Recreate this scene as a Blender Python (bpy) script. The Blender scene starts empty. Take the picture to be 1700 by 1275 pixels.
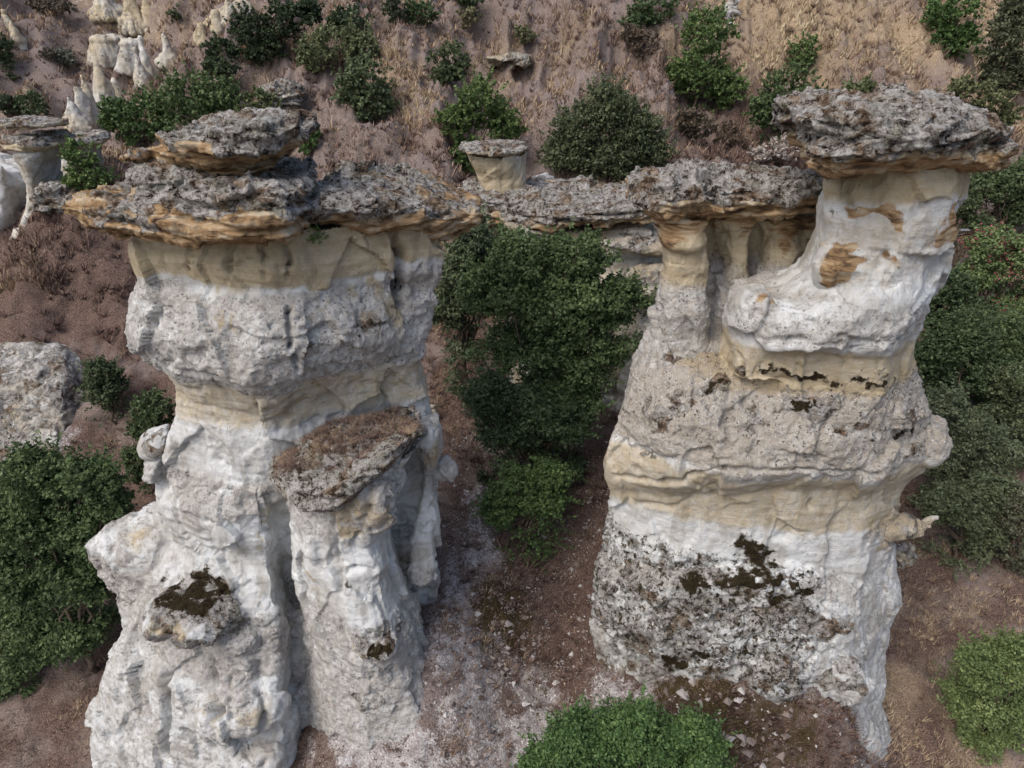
import bpy, math, random
import numpy as np
from mathutils import Vector

C = bpy.context.scene.collection
S = bpy.context.scene
# ------------------------------------------------------------------ camera, light
CZ, PITCH, F, CX, CY = 20.0, math.radians(28), 1149.0, 850.0, 637.5
cam = bpy.data.cameras.new('camera'); co = bpy.data.objects.new('camera', cam); C.objects.link(co)
cam.sensor_width = 36; cam.lens = F/1700*36; cam.clip_start = 0.1; cam.clip_end = 1000
co.location = (0, 0, CZ); co.rotation_euler = (math.pi/2-PITCH, 0, 0)
S.camera = co
SUN_EL, SUN_AZ = math.radians(52), math.radians(-135)     # azimuth from +Y, clockwise
W = bpy.data.worlds.new('World'); S.world = W; W.use_nodes = True
nt = W.node_tree; bg = nt.nodes['Background']
sky = nt.nodes.new('ShaderNodeTexSky'); sky.sky_type = 'NISHITA'; sky.sun_disc = False
sky.sun_elevation = SUN_EL; sky.sun_rotation = SUN_AZ; sky.dust_density = 4; sky.air_density = 1.0; sky.ozone_density = 1.0
hz = nt.nodes.new('ShaderNodeHueSaturation'); hz.inputs['Saturation'].default_value = 1.0     # thin high cloud
nt.links.new(sky.outputs[0], hz.inputs['Color']); nt.links.new(hz.outputs[0], bg.inputs[0]); bg.inputs[1].default_value = 0.13
sd = bpy.data.lights.new('sun', 'SUN'); sd.energy = 1.25; sd.angle = math.radians(38); sd.color = (1, .97, .92)
so = bpy.data.objects.new('sun', sd); C.objects.link(so)
dirv = Vector((math.sin(SUN_AZ)*math.cos(SUN_EL), math.cos(SUN_AZ)*math.cos(SUN_EL), math.sin(SUN_EL)))
so.rotation_euler = dirv.to_track_quat('Z', 'Y').to_euler()
S.view_settings.view_transform = 'Standard'; S.view_settings.look = 'None'
S.view_settings.exposure = 0.48; S.view_settings.gamma = 1

# ------------------------------------------------------------------ projection helpers
cP, sP = math.cos(PITCH), math.sin(PITCH)
def zof(py, D): return CZ - D*math.tan(PITCH+math.atan((py-CY)/F))
def axd(D, z): return D*cP + (CZ-z)*sP
def P(px, py, D):
    z = zof(py, D); return np.array(((px-CX)/F*axd(D, z), D, z))
def proj(v):
    a = v[:, 1]*cP + (CZ-v[:, 2])*sP
    u = CX + F*v[:, 0]/a
    w = CY - F*(v[:, 1]*sP-(CZ-v[:, 2])*cP)/a
    return u, w, a
# ------------------------------------------------------------------ noise
rng = np.random.default_rng(7)
_perm = rng.permutation(512).astype(np.int64); _perm = np.concatenate([_perm, _perm, _perm])
_g = rng.normal(size=(512, 3)); _g /= np.linalg.norm(_g, axis=1)[:, None]
def pn(p):
    i = np.floor(p).astype(np.int64); f = p-i; u = f*f*f*(f*(f*6-15)+10); i &= 511
    r = 0
    for a in (0, 1):
        for b in (0, 1):
            for c in (0, 1):
                h = _perm[(_perm[(_perm[(i[:, 0]+a) & 511]+i[:, 1]+b) & 511]+i[:, 2]+c) & 511]
                d = ((f-np.array((a, b, c)))*_g[h]).sum(1)
                w = (u[:, 0] if a else 1-u[:, 0])*(u[:, 1] if b else 1-u[:, 1])*(u[:, 2] if c else 1-u[:, 2])
                r = r+w*d
    return r*1.6
def fbm(p, o=4, l=2.03, g=.5):
    r = 0; a = 1; p = np.array(p, float)
    for k in range(o): r = r+a*pn(p+17.3*k); p = p*l; a *= g
    return r
def ridged(p, o=3):
    r = 0; a = 1; p = np.array(p, float)
    for k in range(o): r = r+a*(1-2*np.abs(pn(p+9.1*k))); p = p*2.1; a *= .5
    return r
def worley(p):
    i = np.floor(p).astype(np.int64); f = p-i; d1 = np.full(len(p), 9.); d2 = np.full(len(p), 9.)
    for a in (-1, 0, 1):
        for b in (-1, 0, 1):
            for c in (-1, 0, 1):
                h = _perm[(_perm[(_perm[(i[:, 0]+a) & 511]+i[:, 1]+b) & 511]+i[:, 2]+c) & 511]
                q = np.array((a, b, c))+.5+.42*_g[h]-f; d = np.sqrt((q*q).sum(1))
                m = d < d1; d2 = np.where(m, d1, np.minimum(d2, d)); d1 = np.where(m, d, d1)
    return d1, d2
def facet(p, step=.3):
    """broken rock: every voronoi cell is its own tilted plane; unit amplitude about +-.5"""
    i = np.floor(p).astype(np.int64); f = p-i; d1 = np.full(len(p), 9.); hh = np.zeros(len(p), np.int64); off = np.zeros(p.shape)
    for a in (-1, 0, 1):
        for b in (-1, 0, 1):
            for c in (-1, 0, 1):
                h = _perm[(_perm[(_perm[(i[:, 0]+a) & 511]+i[:, 1]+b) & 511]+i[:, 2]+c) & 511]
                q = np.array((a, b, c))+.5+.42*_g[h]-f; d = (q*q).sum(1); m = d < d1
                d1 = np.where(m, d, d1); hh = np.where(m, h, hh); off[m] = q[m]
    return (off*_g[(hh+77) & 511]).sum(1)+step*_g[(hh+200) & 511, 0]
def sst(a, b, x):
    t = np.clip((x-a)/(b-a), 0, 1); return t*t*(3-2*t)
# ------------------------------------------------------------------ object helpers
def tag(o, label=None, cat=None, group=None, kind=None):
    if label: o['label'] = label
    if cat: o['category'] = cat
    if group: o['group'] = group
    if kind: o['kind'] = kind
    return o
def empty(name, loc, label, cat, group=None):
    o = bpy.data.objects.new(name, None); C.objects.link(o); o.location = loc
    o.empty_display_size = .2
    return tag(o, label, cat, group)
def npmesh(name, v, faces, mat, parent=None, attrs=None, smooth=True):
    """faces: (n,k) int array"""
    me = bpy.data.meshes.new(name); n, k = faces.shape
    me.vertices.add(len(v)); me.vertices.foreach_set('co', np.asarray(v, np.float32).ravel())
    me.loops.add(n*k); me.loops.foreach_set('vertex_index', faces.astype(np.int32).ravel())
    me.polygons.add(n); me.polygons.foreach_set('loop_start', np.arange(0, n*k, k, dtype=np.int32))
    me.polygons.foreach_set('use_smooth', np.full(n, smooth))
    me.update(calc_edges=True)
    for nm, a in (attrs or {}).items():
        at = me.attributes.new(nm, 'FLOAT', 'POINT'); at.data.foreach_set('value', np.asarray(a, np.float32))
    me.materials.append(mat)
    o = bpy.data.objects.new(name, me); C.objects.link(o)
    if parent: o.parent = parent; o.location = -parent.location
    return o
# ------------------------------------------------------------------ node helper
class N:
    def __init__(s, name):
        s.m = bpy.data.materials.new(name); s.m.use_nodes = True; s.t = s.m.node_tree
        s.b = s.t.nodes['Principled BSDF']; s.b.inputs['Roughness'].default_value = .95
        s.b.inputs['Specular IOR Level'].default_value = .15
        g = s.t.nodes.new('ShaderNodeNewGeometry'); s.pos = g.outputs['Position']; s.nrm = g.outputs['Normal']
    def link(s, a, b): s.t.links.new(a, b)
    def setv(s, sock, v):
        if hasattr(v, 'links'): s.link(v, sock)
        elif isinstance(v, (tuple, list)): sock.default_value = (*v, 1) if len(v) == 3 and sock.type == 'RGBA' else v
        else: sock.default_value = v
    def math(s, op, a, b=0, clamp=False, c=None):
        n = s.t.nodes.new('ShaderNodeMath'); n.operation = op; n.use_clamp = clamp
        s.setv(n.inputs[0], a); s.setv(n.inputs[1], b)
        if c is not None: s.setv(n.inputs[2], c)
        return n.outputs[0]
    def scale(s, vec, xyz):
        n = s.t.nodes.new('ShaderNodeVectorMath'); n.operation = 'MULTIPLY'; s.setv(n.inputs[0], vec); n.inputs[1].default_value = xyz
        return n.outputs[0]
    def noise(s, sc, det=3, vec=None, rough=.55, dist=0):
        n = s.t.nodes.new('ShaderNodeTexNoise'); n.inputs['Scale'].default_value = sc; n.inputs['Detail'].default_value = det
        n.inputs['Roughness'].default_value = rough; n.inputs['Distortion'].default_value = dist
        s.link(vec or s.pos, n.inputs['Vector']); return n.outputs['Fac']
    def vor(s, sc, out='Distance', vec=None, rnd=1, feat='F1'):
        n = s.t.nodes.new('ShaderNodeTexVoronoi'); n.feature = feat; n.inputs['Scale'].default_value = sc; n.inputs['Randomness'].default_value = rnd
        s.link(vec or s.pos, n.inputs['Vector']); return n.outputs[out]
    def attr(s, nm):
        n = s.t.nodes.new('ShaderNodeAttribute'); n.attribute_name = nm; return n.outputs['Fac']
    def sst(s, x, a, b):
        n = s.t.nodes.new('ShaderNodeMapRange'); n.interpolation_type = 'SMOOTHSTEP'; s.setv(n.inputs[0], x)
        n.inputs[1].default_value = a; n.inputs[2].default_value = b; return n.outputs[0]
    def mix(s, f, a, b):
        n = s.t.nodes.new('ShaderNodeMix'); n.data_type = 'RGBA'; s.setv(n.inputs[0], f)
        s.setv(n.inputs[6], a); s.setv(n.inputs[7], b); return n.outputs[2]
    def ramp(s, x, stops, const=False):
        n = s.t.nodes.new('ShaderNodeValToRGB'); e = n.color_ramp.elements
        while len(e) < len(stops): e.new(.5)
        for k, (p, c) in enumerate(stops): e[k].position = p; e[k].color = (*c, 1)
        if const: n.color_ramp.interpolation = 'CONSTANT'
        s.link(x, n.inputs[0]); return n.outputs[0]
    def sep(s, c):
        n = s.t.nodes.new('ShaderNodeSeparateColor'); s.link(c, n.inputs[0]); return n.outputs[0]
    def bump(s, h, strength, dist, prev=None):
        n = s.t.nodes.new('ShaderNodeBump'); n.inputs['Strength'].default_value = strength; n.inputs['Distance'].default_value = dist
        s.link(h, n.inputs['Height'])
        if prev: s.link(prev, n.inputs['Normal'])
        return n.outputs[0]

def lichen_col(n, warm=0.0):
    """crusty weathered cap surface: grey ground with black, pale and brown crusts"""
    a = n.noise(2.4, 5, rough=.62); b = n.noise(7.5, 6, rough=.66); c = n.noise(30, 3, rough=.7)
    s_ = n.math('ADD', n.math('MULTIPLY', b, 1.25), n.math('MULTIPLY', c, .45)); s_ = n.math('SUBTRACT', n.math('ADD', s_, n.math('MULTIPLY', a, .5)), .60)
    base = n.ramp(s_, [(.31, (.03, .025, .023)), (.37, (.16, .13, .11)), (.43, (.35, .31, .275)), (.53, (.50, .475, .44)), (.65, (.72, .70, .67))])
    brown = n.ramp(s_, [(.33, (.055, .036, .025)), (.5, (.26, .18, .12)), (.64, (.46, .37, .29))])
    green = n.ramp(s_, [(.33, (.06, .055, .04)), (.5, (.31, .30, .24)), (.64, (.50, .49, .43))])
    col = n.mix(n.sst(n.noise(1.7, 5), .50-warm, .60-warm), base, brown)
    col = n.mix(n.math('MULTIPLY', n.sst(n.noise(3.1, 4), .52, .62), .75), col, green)
    # round pale colonies
    v = n.vor(9, rnd=1); vc = n.sep(n.vor(9, 'Color'))
    col = n.mix(n.math('MULTIPLY', n.math('MULTIPLY', n.sst(v, .34, .22), n.sst(vc, .78, .8)), n.sst(b, .4, .52)), col, (.56, .54, .52))
    return col, s_

def rock_material():
    n = N('weathered_tuff')
    tan, och, lic, mos, gra = (n.attr(k) for k in ('tan', 'ochre', 'lichen', 'moss', 'gravel'))
    big = n.noise(1.3, 5); med = n.noise(6, 4); fine = n.noise(38, 4, rough=.65)
    streak = n.noise(3.2, 4, vec=n.scale(n.pos, (1, 1, .22)))
    bed = n.math('ADD', n.math('MULTIPLY', n.noise(2.6, 5, vec=n.scale(n.pos, (.5, .5, 3.2)), dist=.6), .55), n.math('MULTIPLY', n.noise(4.5, 5, rough=.65), .45))
    # chalky white
    white = n.ramp(big, [(.34, (.47, .46, .43)), (.47, (.64, .65, .645)), (.62, (.74, .765, .77))])
    white = n.mix(n.math('MULTIPLY', n.sst(bed, .55, .68), .55), white, (.48, .44, .36))
    white = n.mix(n.math('MULTIPLY', n.sst(streak, .54, .66), .5), white, (.37, .345, .30))
    white = n.mix(n.math('MULTIPLY', n.sst(med, .54, .68), .45), white, (.34, .325, .30))
    white = n.mix(n.math('MULTIPLY', n.sst(n.noise(.8, 6, rough=.65), .5, .62), .35), white, (.40, .365, .31))
    tanc = n.ramp(bed, [(.34, (.42, .34, .22)), (.5, (.51, .43, .295)), (.66, (.60, .53, .40))])
    tanc = n.mix(n.math('MULTIPLY', n.sst(streak, .52, .68), .6), tanc, (.30, .25, .175))
    ochc = n.ramp(n.noise(3.4, 5, vec=n.scale(n.pos, (.6, .6, 2.6)), dist=.5), [(.36, (.11, .072, .045)), (.44, (.28, .18, .095)), (.53, (.42, .29, .165)), (.63, (.54, .45, .33))])
    wob = n.math('MULTIPLY', n.math('SUBTRACT', n.math('ADD', n.math('MULTIPLY', med, .6), n.math('MULTIPLY', fine, .4)), .5), 1.5)
    def m(a, w=.12, k=1.0):
        return n.sst(n.math('ADD', a, n.math('MULTIPLY', wob, k)), .5-w, .5+w)
    col = n.mix(m(tan, .42, .8), white, tanc)
    # conglomerate matrix and pebbles
    mat = n.ramp(n.noise(8, 4), [(.35, (.29, .26, .23)), (.5, (.41, .385, .355)), (.65, (.54, .525, .50))])
    mat = n.mix(m(tan, .3, .4), mat, (.36, .30, .215))
    gm = m(gra, .22, .9)
    col = n.mix(n.math('MULTIPLY', gm, .8), col, mat)
    v1 = n.vor(15); k1 = n.sep(n.vor(15, 'Color')); v2 = n.vor(34); k2 = n.sep(n.vor(34, 'Color'))
    peb = n.ramp(k1, [(.5, (.66, .65, .65)), (.66, (.36, .32, .31)), (.8, (.74, .73, .74)), (.95, (.25, .2, .18))])
    p1 = n.math('MULTIPLY', n.sst(v1, .36, .24), n.sst(k1, .5, .52)); p1 = n.math('MULTIPLY', p1, gm)
    p2 = n.math('MULTIPLY', n.math('MULTIPLY', n.sst(v2, .42, .28), n.sst(k2, .52, .54)), gm)
    col = n.mix(n.math('MULTIPLY', p2, .8), col, n.ramp(k2, [(.5, (.60, .58, .58)), (.72, (.34, .30, .28)), (.86, (.76, .75, .75))]))
    col = n.mix(n.math('MULTIPLY', p1, .9), col, peb)
    col = n.mix(m(och, .2, .8), col, ochc)
    lc, ls = lichen_col(n)
    lw = n.math('MULTIPLY', n.math('SUBTRACT', n.math('ADD', n.math('MULTIPLY', n.noise(2.6, 6, rough=.68), .75), n.math('MULTIPLY', n.noise(15, 4, rough=.7), .25)), .5), 2.6)
    lm = n.sst(n.math('ADD', lic, lw), .42, .58)
    col = n.mix(lm, col, lc)
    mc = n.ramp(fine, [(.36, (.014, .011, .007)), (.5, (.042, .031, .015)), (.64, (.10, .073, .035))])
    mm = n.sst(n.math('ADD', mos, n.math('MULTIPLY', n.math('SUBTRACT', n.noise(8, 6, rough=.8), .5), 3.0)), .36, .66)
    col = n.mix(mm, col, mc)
    n.link(col, n.b.inputs['Base Color'])
    h = n.math('ADD', n.math('MULTIPLY', fine, .6), n.math('MULTIPLY', med, 1.0))
    h = n.math('ADD', h, n.math('MULTIPLY', n.noise(1.0, 3, vec=n.scale(n.pos, (1, 1, 16))), .35))
    h = n.math('ADD', h, n.math('MULTIPLY', n.noise(90, 3, rough=.7), .3)); h = n.math('SUBTRACT', h, n.math('MULTIPLY', n.sst(n.vor(2.2, vec=n.scale(n.pos, (1, 1, .6)), feat='DISTANCE_TO_EDGE'), .05, 0), n.math('MULTIPLY', n.sst(big, .5, .6), .22)))
    nb = n.bump(h, .8, .07)
    hp = n.math('ADD', n.math('MULTIPLY', p1, 1.0), n.math('MULTIPLY', p2, .5))
    nb = n.bump(hp, .8, .022, nb)
    hl = n.math('MULTIPLY', n.math('ADD', ls, n.noise(60, 3, rough=.7)), lm)
    nb = n.bump(hl, .9, .06, nb)
    n.link(nb, n.b.inputs['Normal'])
    return n.m
ROCK = rock_material()

def ground_material():
    n = N('dry_hillside_soil')
    whi, mos, str_, lit = (n.attr(k) for k in ('white', 'moss', 'straw', 'litter'))
    big = n.noise(.5, 5); med = n.noise(3.5, 5, rough=.65); fine = n.noise(22, 4, rough=.7)
    wob = n.math('MULTIPLY', n.math('SUBTRACT', n.math('ADD', n.math('MULTIPLY', med, .5), n.math('MULTIPLY', fine, .5)), .5), 1.8)
    def m(a, w=.15, k=1.0): return n.sst(n.math('ADD', a, n.math('MULTIPLY', wob, k)), .5-w, .5+w)
    soil = n.ramp(fine, [(.32, (.06, .045, .04)), (.45, (.155, .118, .10)), (.55, (.255, .20, .17)), (.68, (.42, .35, .305))])
    soil = n.mix(n.math('MULTIPLY', n.sst(big, .45, .6), .5), soil, (.26, .215, .21))
    straw = n.ramp(n.noise(30, 3, rough=.7), [(.33, (.14, .095, .07)), (.5, (.34, .255, .17)), (.66, (.52, .42, .29))])
    col = n.mix(m(str_, .3, 1), soil, straw)
    litc = n.ramp(n.noise(26, 3, rough=.75), [(.32, (.035, .025, .02)), (.5, (.13, .088, .072)), (.68, (.28, .195, .16))])
    col = n.mix(m(lit, .25, .9), col, litc)
    k1 = n.sep(n.vor(16, 'Color')); v1 = n.vor(16)
    k2 = n.sep(n.vor(38, 'Color'))
    wc = n.ramp(n.math('ADD', n.math('MULTIPLY', fine, .45), n.math('MULTIPLY', med, .55)), [(.36, (.20, .165, .155)), (.48, (.38, .35, .345)), (.6, (.58, .565, .565))])
    wc = n.mix(n.math('MULTIPLY', n.sst(k2, .7, .75), .6), wc, (.25, .20, .18))
    wc = n.mix(n.math('MULTIPLY', n.sst(v1, .36, .26), n.sst(k1, .7, .72)), wc, (.66, .65, .65))
    col = n.mix(m(whi, .2, 1.1), col, wc)
    mc = n.ramp(fine, [(.35, (.025, .018, .01)), (.55, (.07, .05, .024)), (.7, (.15, .11, .06))])
    col = n.mix(m(mos, .1, 1.1), col, mc)
    n.link(col, n.b.inputs['Base Color'])
    h = n.math('ADD', n.math('MULTIPLY', fine, .6), med)
    n.link(n.bump(h, .8, .12), n.b.inputs['Normal'])
    return n.m
GROUND = ground_material()

# ------------------------------------------------------------------ lofts
def ring(front, Db, k=10):
    """front: visible points (px,py,D) left to right; Db: depth of the hidden back"""
    Dm = front[len(front)//2][2]; front = [(q[0], q[1], Dm+(q[2]-Dm)*(.78 if j in (0, len(front)-1) else .9)) for j, q in enumerate(front)]
    w = [P(*q) for q in front]; L, R = w[0], w[-1]; dx = R[0]-L[0]
    back = [np.array((R[0]-.08*dx, Db*.7+R[1]*.3, R[2])), np.array(((R[0]+L[0])/2, Db, (R[2]+L[2])/2)), np.array((L[0]+.08*dx, Db*.7+L[1]*.3, L[2]))]
    c = np.array(w+back); n = len(c); out = []
    for i in range(n):
        p0, p1, p2, p3 = c[i-1], c[i], c[(i+1) % n], c[(i+2) % n]
        for t in np.arange(k)/k:
            cr_ = .5*((2*p1)+(-p0+p2)*t+(2*p0-5*p1+4*p2-p3)*t*t+(-p0+3*p1-3*p2+p3)*t**3)
            out.append(.38*cr_+.62*(p1+(p2-p1)*t))
    return np.array(out)
def col(rows):
    """rows (py, pxL, pxR, D, half depth): rounded column"""
    out = []
    for py, l, r, D, hd in rows:
        w = r-l
        out.append(ring([(l, py, D), (l+.18*w, py, D-hd*.75), (l+.5*w, py, D-hd), (l+.82*w, py, D-hd*.75), (r, py, D)], D+hd))
    # fronts were given at the axis row: put the whole ring on the level of its axis
    for q, (py, l, r, D, hd) in zip(out, rows):
        z = zof(py, D); x = P((l+r)/2, py, D)[0]; h = abs(P(r, py, D)[0]-x)
        a = np.linspace(0, 2*np.pi, len(q), endpoint=False); s = 2/2.5
        q[:, 0] = x+h*np.sign(np.cos(a))*np.abs(np.cos(a))**s
        q[:, 1] = D+hd*np.sign(np.sin(a))*np.abs(np.sin(a))**s; q[:, 2] = z
    return out
def blob(px, py, D, rx, ry, rz, rot=0, tilt=0):
    c = P(px, py, D); out = []
    for t in np.linspace(.08, np.pi-.08, 12):
        a = np.linspace(0, 2*np.pi, 32, endpoint=False)
        q = np.stack([rx*np.sin(t)*np.cos(a), ry*np.sin(t)*np.sin(a), np.full(32, rz*np.cos(t))], 1)
        cr, sr = math.cos(rot), math.sin(rot); q[:, 2] += q[:, 0]*tilt
        out.append(np.stack([q[:, 0]*cr-q[:, 1]*sr, q[:, 0]*sr+q[:, 1]*cr, q[:, 2]], 1)+c)
    return out
def build_rock(name, shells, vox, parent=None, smooth=3, disp=None, paint=None, carve=(), mat=None):
    V = []; Fc = []; o = 0
    for rs in shells:
        n = len(rs[0])
        for r in rs: V += list(r)
        for i in range(len(rs)-1):
            for j in range(n):
                a = o+i*n+j; b = o+i*n+(j+1) % n; Fc.append((a, b, b+n, a+n))
        Fc.append(tuple(o+j for j in range(n))[::-1]); Fc.append(tuple(o+(len(rs)-1)*n+j for j in range(n)))
        o += n*len(rs)
    me = bpy.data.meshes.new('tmp'); me.from_pydata([tuple(v) for v in V], [], Fc)
    ob = bpy.data.objects.new('tmp', me); C.objects.link(ob)
    m = ob.modifiers.new('r', 'REMESH'); m.mode = 'VOXEL'; m.voxel_size = vox; m.adaptivity = 0
    m = ob.modifiers.new('s', 'SMOOTH'); m.factor = .5; m.iterations = smooth
    dg = bpy.context.evaluated_depsgraph_get(); ev = ob.evaluated_get(dg); em = ev.to_mesh()
    n = len(em.vertices); v = np.empty(n*3, np.float32); em.vertices.foreach_get('co', v); v = v.reshape(-1, 3).astype(float)
    nr = np.empty(n*3, np.float32); em.vertices.foreach_get('normal', nr); nr = nr.reshape(-1, 3).astype(float)
    f = np.empty(len(em.loops), np.int32); em.loops.foreach_get('vertex_index', f)
    f = f.reshape(-1, 4)
    ev.to_mesh_clear(); bpy.data.objects.remove(ob); bpy.data.meshes.remove(me)
    at = dict(tan=np.zeros(n), ochre=np.zeros(n), lichen=np.zeros(n), moss=np.zeros(n), gravel=np.zeros(n))
    v0 = v.copy()
    if paint: paint(v0, nr, at)
    at['lichen'] = np.maximum(at['lichen'], np.minimum(at['moss']*.95, .8)*(at['moss'] > .3))
    d = disp(v0, nr, at) if disp else 0
    v = v+nr*np.asarray(d)[:, None]
    for pts, wd, dep in carve:
        w = [surf(v0, px, py) for px, py in pts]
        for a, b in zip(w[:-1], w[1:]):
            ab = b-a; t = np.clip(((v0-a)@ab)/(ab@ab), 0, 1); q = v0-(a+t[:, None]*ab)
            q = q+.06*np.stack([pn(v0*4), pn(v0*4+7), pn(v0*4+3)], 1)
            dd = np.linalg.norm(q, axis=1); v = v-nr*(dep*np.exp(-(dd/wd)**2))[:, None]
    return npmesh(name, v, f, mat or ROCK, parent, at)
def surf(v, px, py, r=14):
    u, w, a = proj(v); m = (np.abs(u-px) < r) & (np.abs(w-py) < r)
    while not m.any():
        r *= 2; m = (np.abs(u-px) < r) & (np.abs(w-py) < r)
    i = np.where(m)[0]; return v[i[np.argmin(a[i])]]
def patch(v, at, nm, px, py, rx, rz, s=1.0):
    c = surf(v, px, py); k = (np.linalg.norm(v-c, axis=1) < 2.5*max(rx, rz)+.5); q = v[k]-c
    a_ = .75*max(rx, rz); q = q+a_*np.stack([fbm(v[k]*1.9/a_*.5, 3), fbm(v[k]*1.9/a_*.5+20, 3), .6*fbm(v[k]*1.9/a_*.5+50, 3)], 1)
    d = np.full(len(v), 9.); d[k] = np.sqrt((q[:, 0]**2+q[:, 1]**2)/rx**2+q[:, 2]**2/rz**2)
    at[nm] = np.maximum(at[nm], s*(1-sst(.2, 1.35, d)))
# displacement recipes
def d_flute(v, nr, at):
    q = v+.4*np.stack([pn(v*.5), pn(v*.5+9), 0*v[:, 0]], 1)
    return .08*ridged(q*np.array((1.2, 1.2, .12)), 3)+.08*ridged(q*np.array((3, 3, .3)), 2)+.10*facet(v*np.array((1.2, 1.2, .6)), .3)-.05
def d_column(amp=1.0):
    def f(v, nr, at):
        warp = .25*pn(v*.7)
        bed = pn(np.stack([v[:, 0]*.25, v[:, 1]*.25, v[:, 2]*3.1+warp*3], 1))
        bed2 = pn(np.stack([v[:, 0]*.5, v[:, 1]*.5, v[:, 2]*8+warp*5], 1))
        rill = ridged(np.stack([v[:, 0]*1.6, v[:, 1]*1.6, v[:, 2]*.35], 1), 3)
        lump = fbm(v*1.1, 4); peb = np.abs(pn(v*9))+.6*np.abs(pn(v*19))
        side = 1-np.clip(np.abs(nr[:, 2]), 0, 1)
        w3 = np.stack([pn(v*1.7), pn(v*1.7+31), pn(v*1.7+77)], 1)
        e1, e2 = worley(v*13+w3)
        g = np.clip(at['gravel']+.1, 0, 1); rough = np.clip(at['gravel']+at['lichen']+at['moss'], 0, 1)
        wz = v+.12*w3
        rough = np.clip(rough, 0, 1)
        fc = .19*facet(wz*np.array((.8, .8, .55)), .08)+(.014+.06*rough)*facet(wz*np.array((2.3, 2.3, 1.9)), .25)+(.002+.022*rough)*facet(wz*6.5, .35)
        d = .05*lump+fc+.02*bed*side+.022*np.clip(bed2, -.6, .3)*side-.045*np.clip(rill, -1, 1)*side*(1-.7*g)+.03*(.6-e1)*g
        d += (.005+.018*rough)*fbm(v*9, 3)+.014*fbm(v*np.array((3.2, 3.2, 1.3)), 3)
        cav = fbm(v*1.6+40, 4); d -= .18*np.clip(cav-.3, 0, 1)
        d += .022*ridged(v*4, 4)*rough
        return amp*d
    return f
def d_cap(amp=1.0):
    def f(v, nr, at):
        warp = .3*pn(v*.6)
        q = v[:, 2]*3.6+warp*3+.15*v[:, 0]
        fr = q-np.floor(q); step = np.where(fr < .82, fr*.6, (1-fr)*2.7)-.25
        side = sst(.05, .6, 1-np.abs(nr[:, 2]))
        w3 = np.stack([pn(v*2), pn(v*2+5), .5*pn(v*2+9)], 1); wz = v+.14*w3
        och = np.clip(at['ochre'], 0, 1)
        d = (.20*facet(wz*np.array((.8, .8, 2.4)), .25)+.085*facet(wz*np.array((2.0, 2.0, 6)), .3)+.03*facet(wz*np.array((6, 6, 11)), .4))*(1-.45*och)
        d += och*(.07*pn(np.stack([v[:, 0]*.6, v[:, 1]*.6, v[:, 2]*7+warp*2], 1))+.035*pn(np.stack([v[:, 0]*.9, v[:, 1]*.9, v[:, 2]*16+warp*4], 1)))
        d += .26*side*step+.08*side*pn(np.stack([v[:, 0]*1.2, v[:, 1]*1.2, v[:, 2]*6+2*warp], 1))
        d += .07*fbm(v*1.3, 3)+.03*fbm(v*4.5, 3)
        up = sst(-.1, .4, nr[:, 2])
        d -= (.025*np.clip(ridged(v*3.6, 4), -1, 1)+.025*np.clip(fbm(v*9, 3), -.3, 1))*(.35+.65*up)
        d += .02*np.abs(pn(v*15))*up
        return amp*d
    return f
def p_cap(och=1.0, lic=1.0, tz=None):
    def f(v, nr, at):
        if tz is not None:
            z = v[:, 2]+.22*fbm(v*np.array((1.1, 1.1, .6)), 3)
            at['tan'][:] = .9; at['lichen'][:] = lic*np.clip(sst(tz-.10, tz+.16, z)+.5*sst(.3, .7, nr[:, 2]), 0, 1.05); at['ochre'][:] = och*sst(tz+.14, tz-.10, z)
            return
        n = fbm(v*1.4, 3)
        up = nr[:, 2]
        at['tan'][:] = .9
        zt = (v[:, 2]-v[:, 2].min())/(np.ptp(v[:, 2]))
        at['lichen'][:] = lic*sst(-.35, .15, up+.5*n+.9*(zt-.45))
        at['ochre'][:] = och*sst(.15, -.35, up*.6+.5*n+.9*(zt-.35))
    return f

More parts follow.
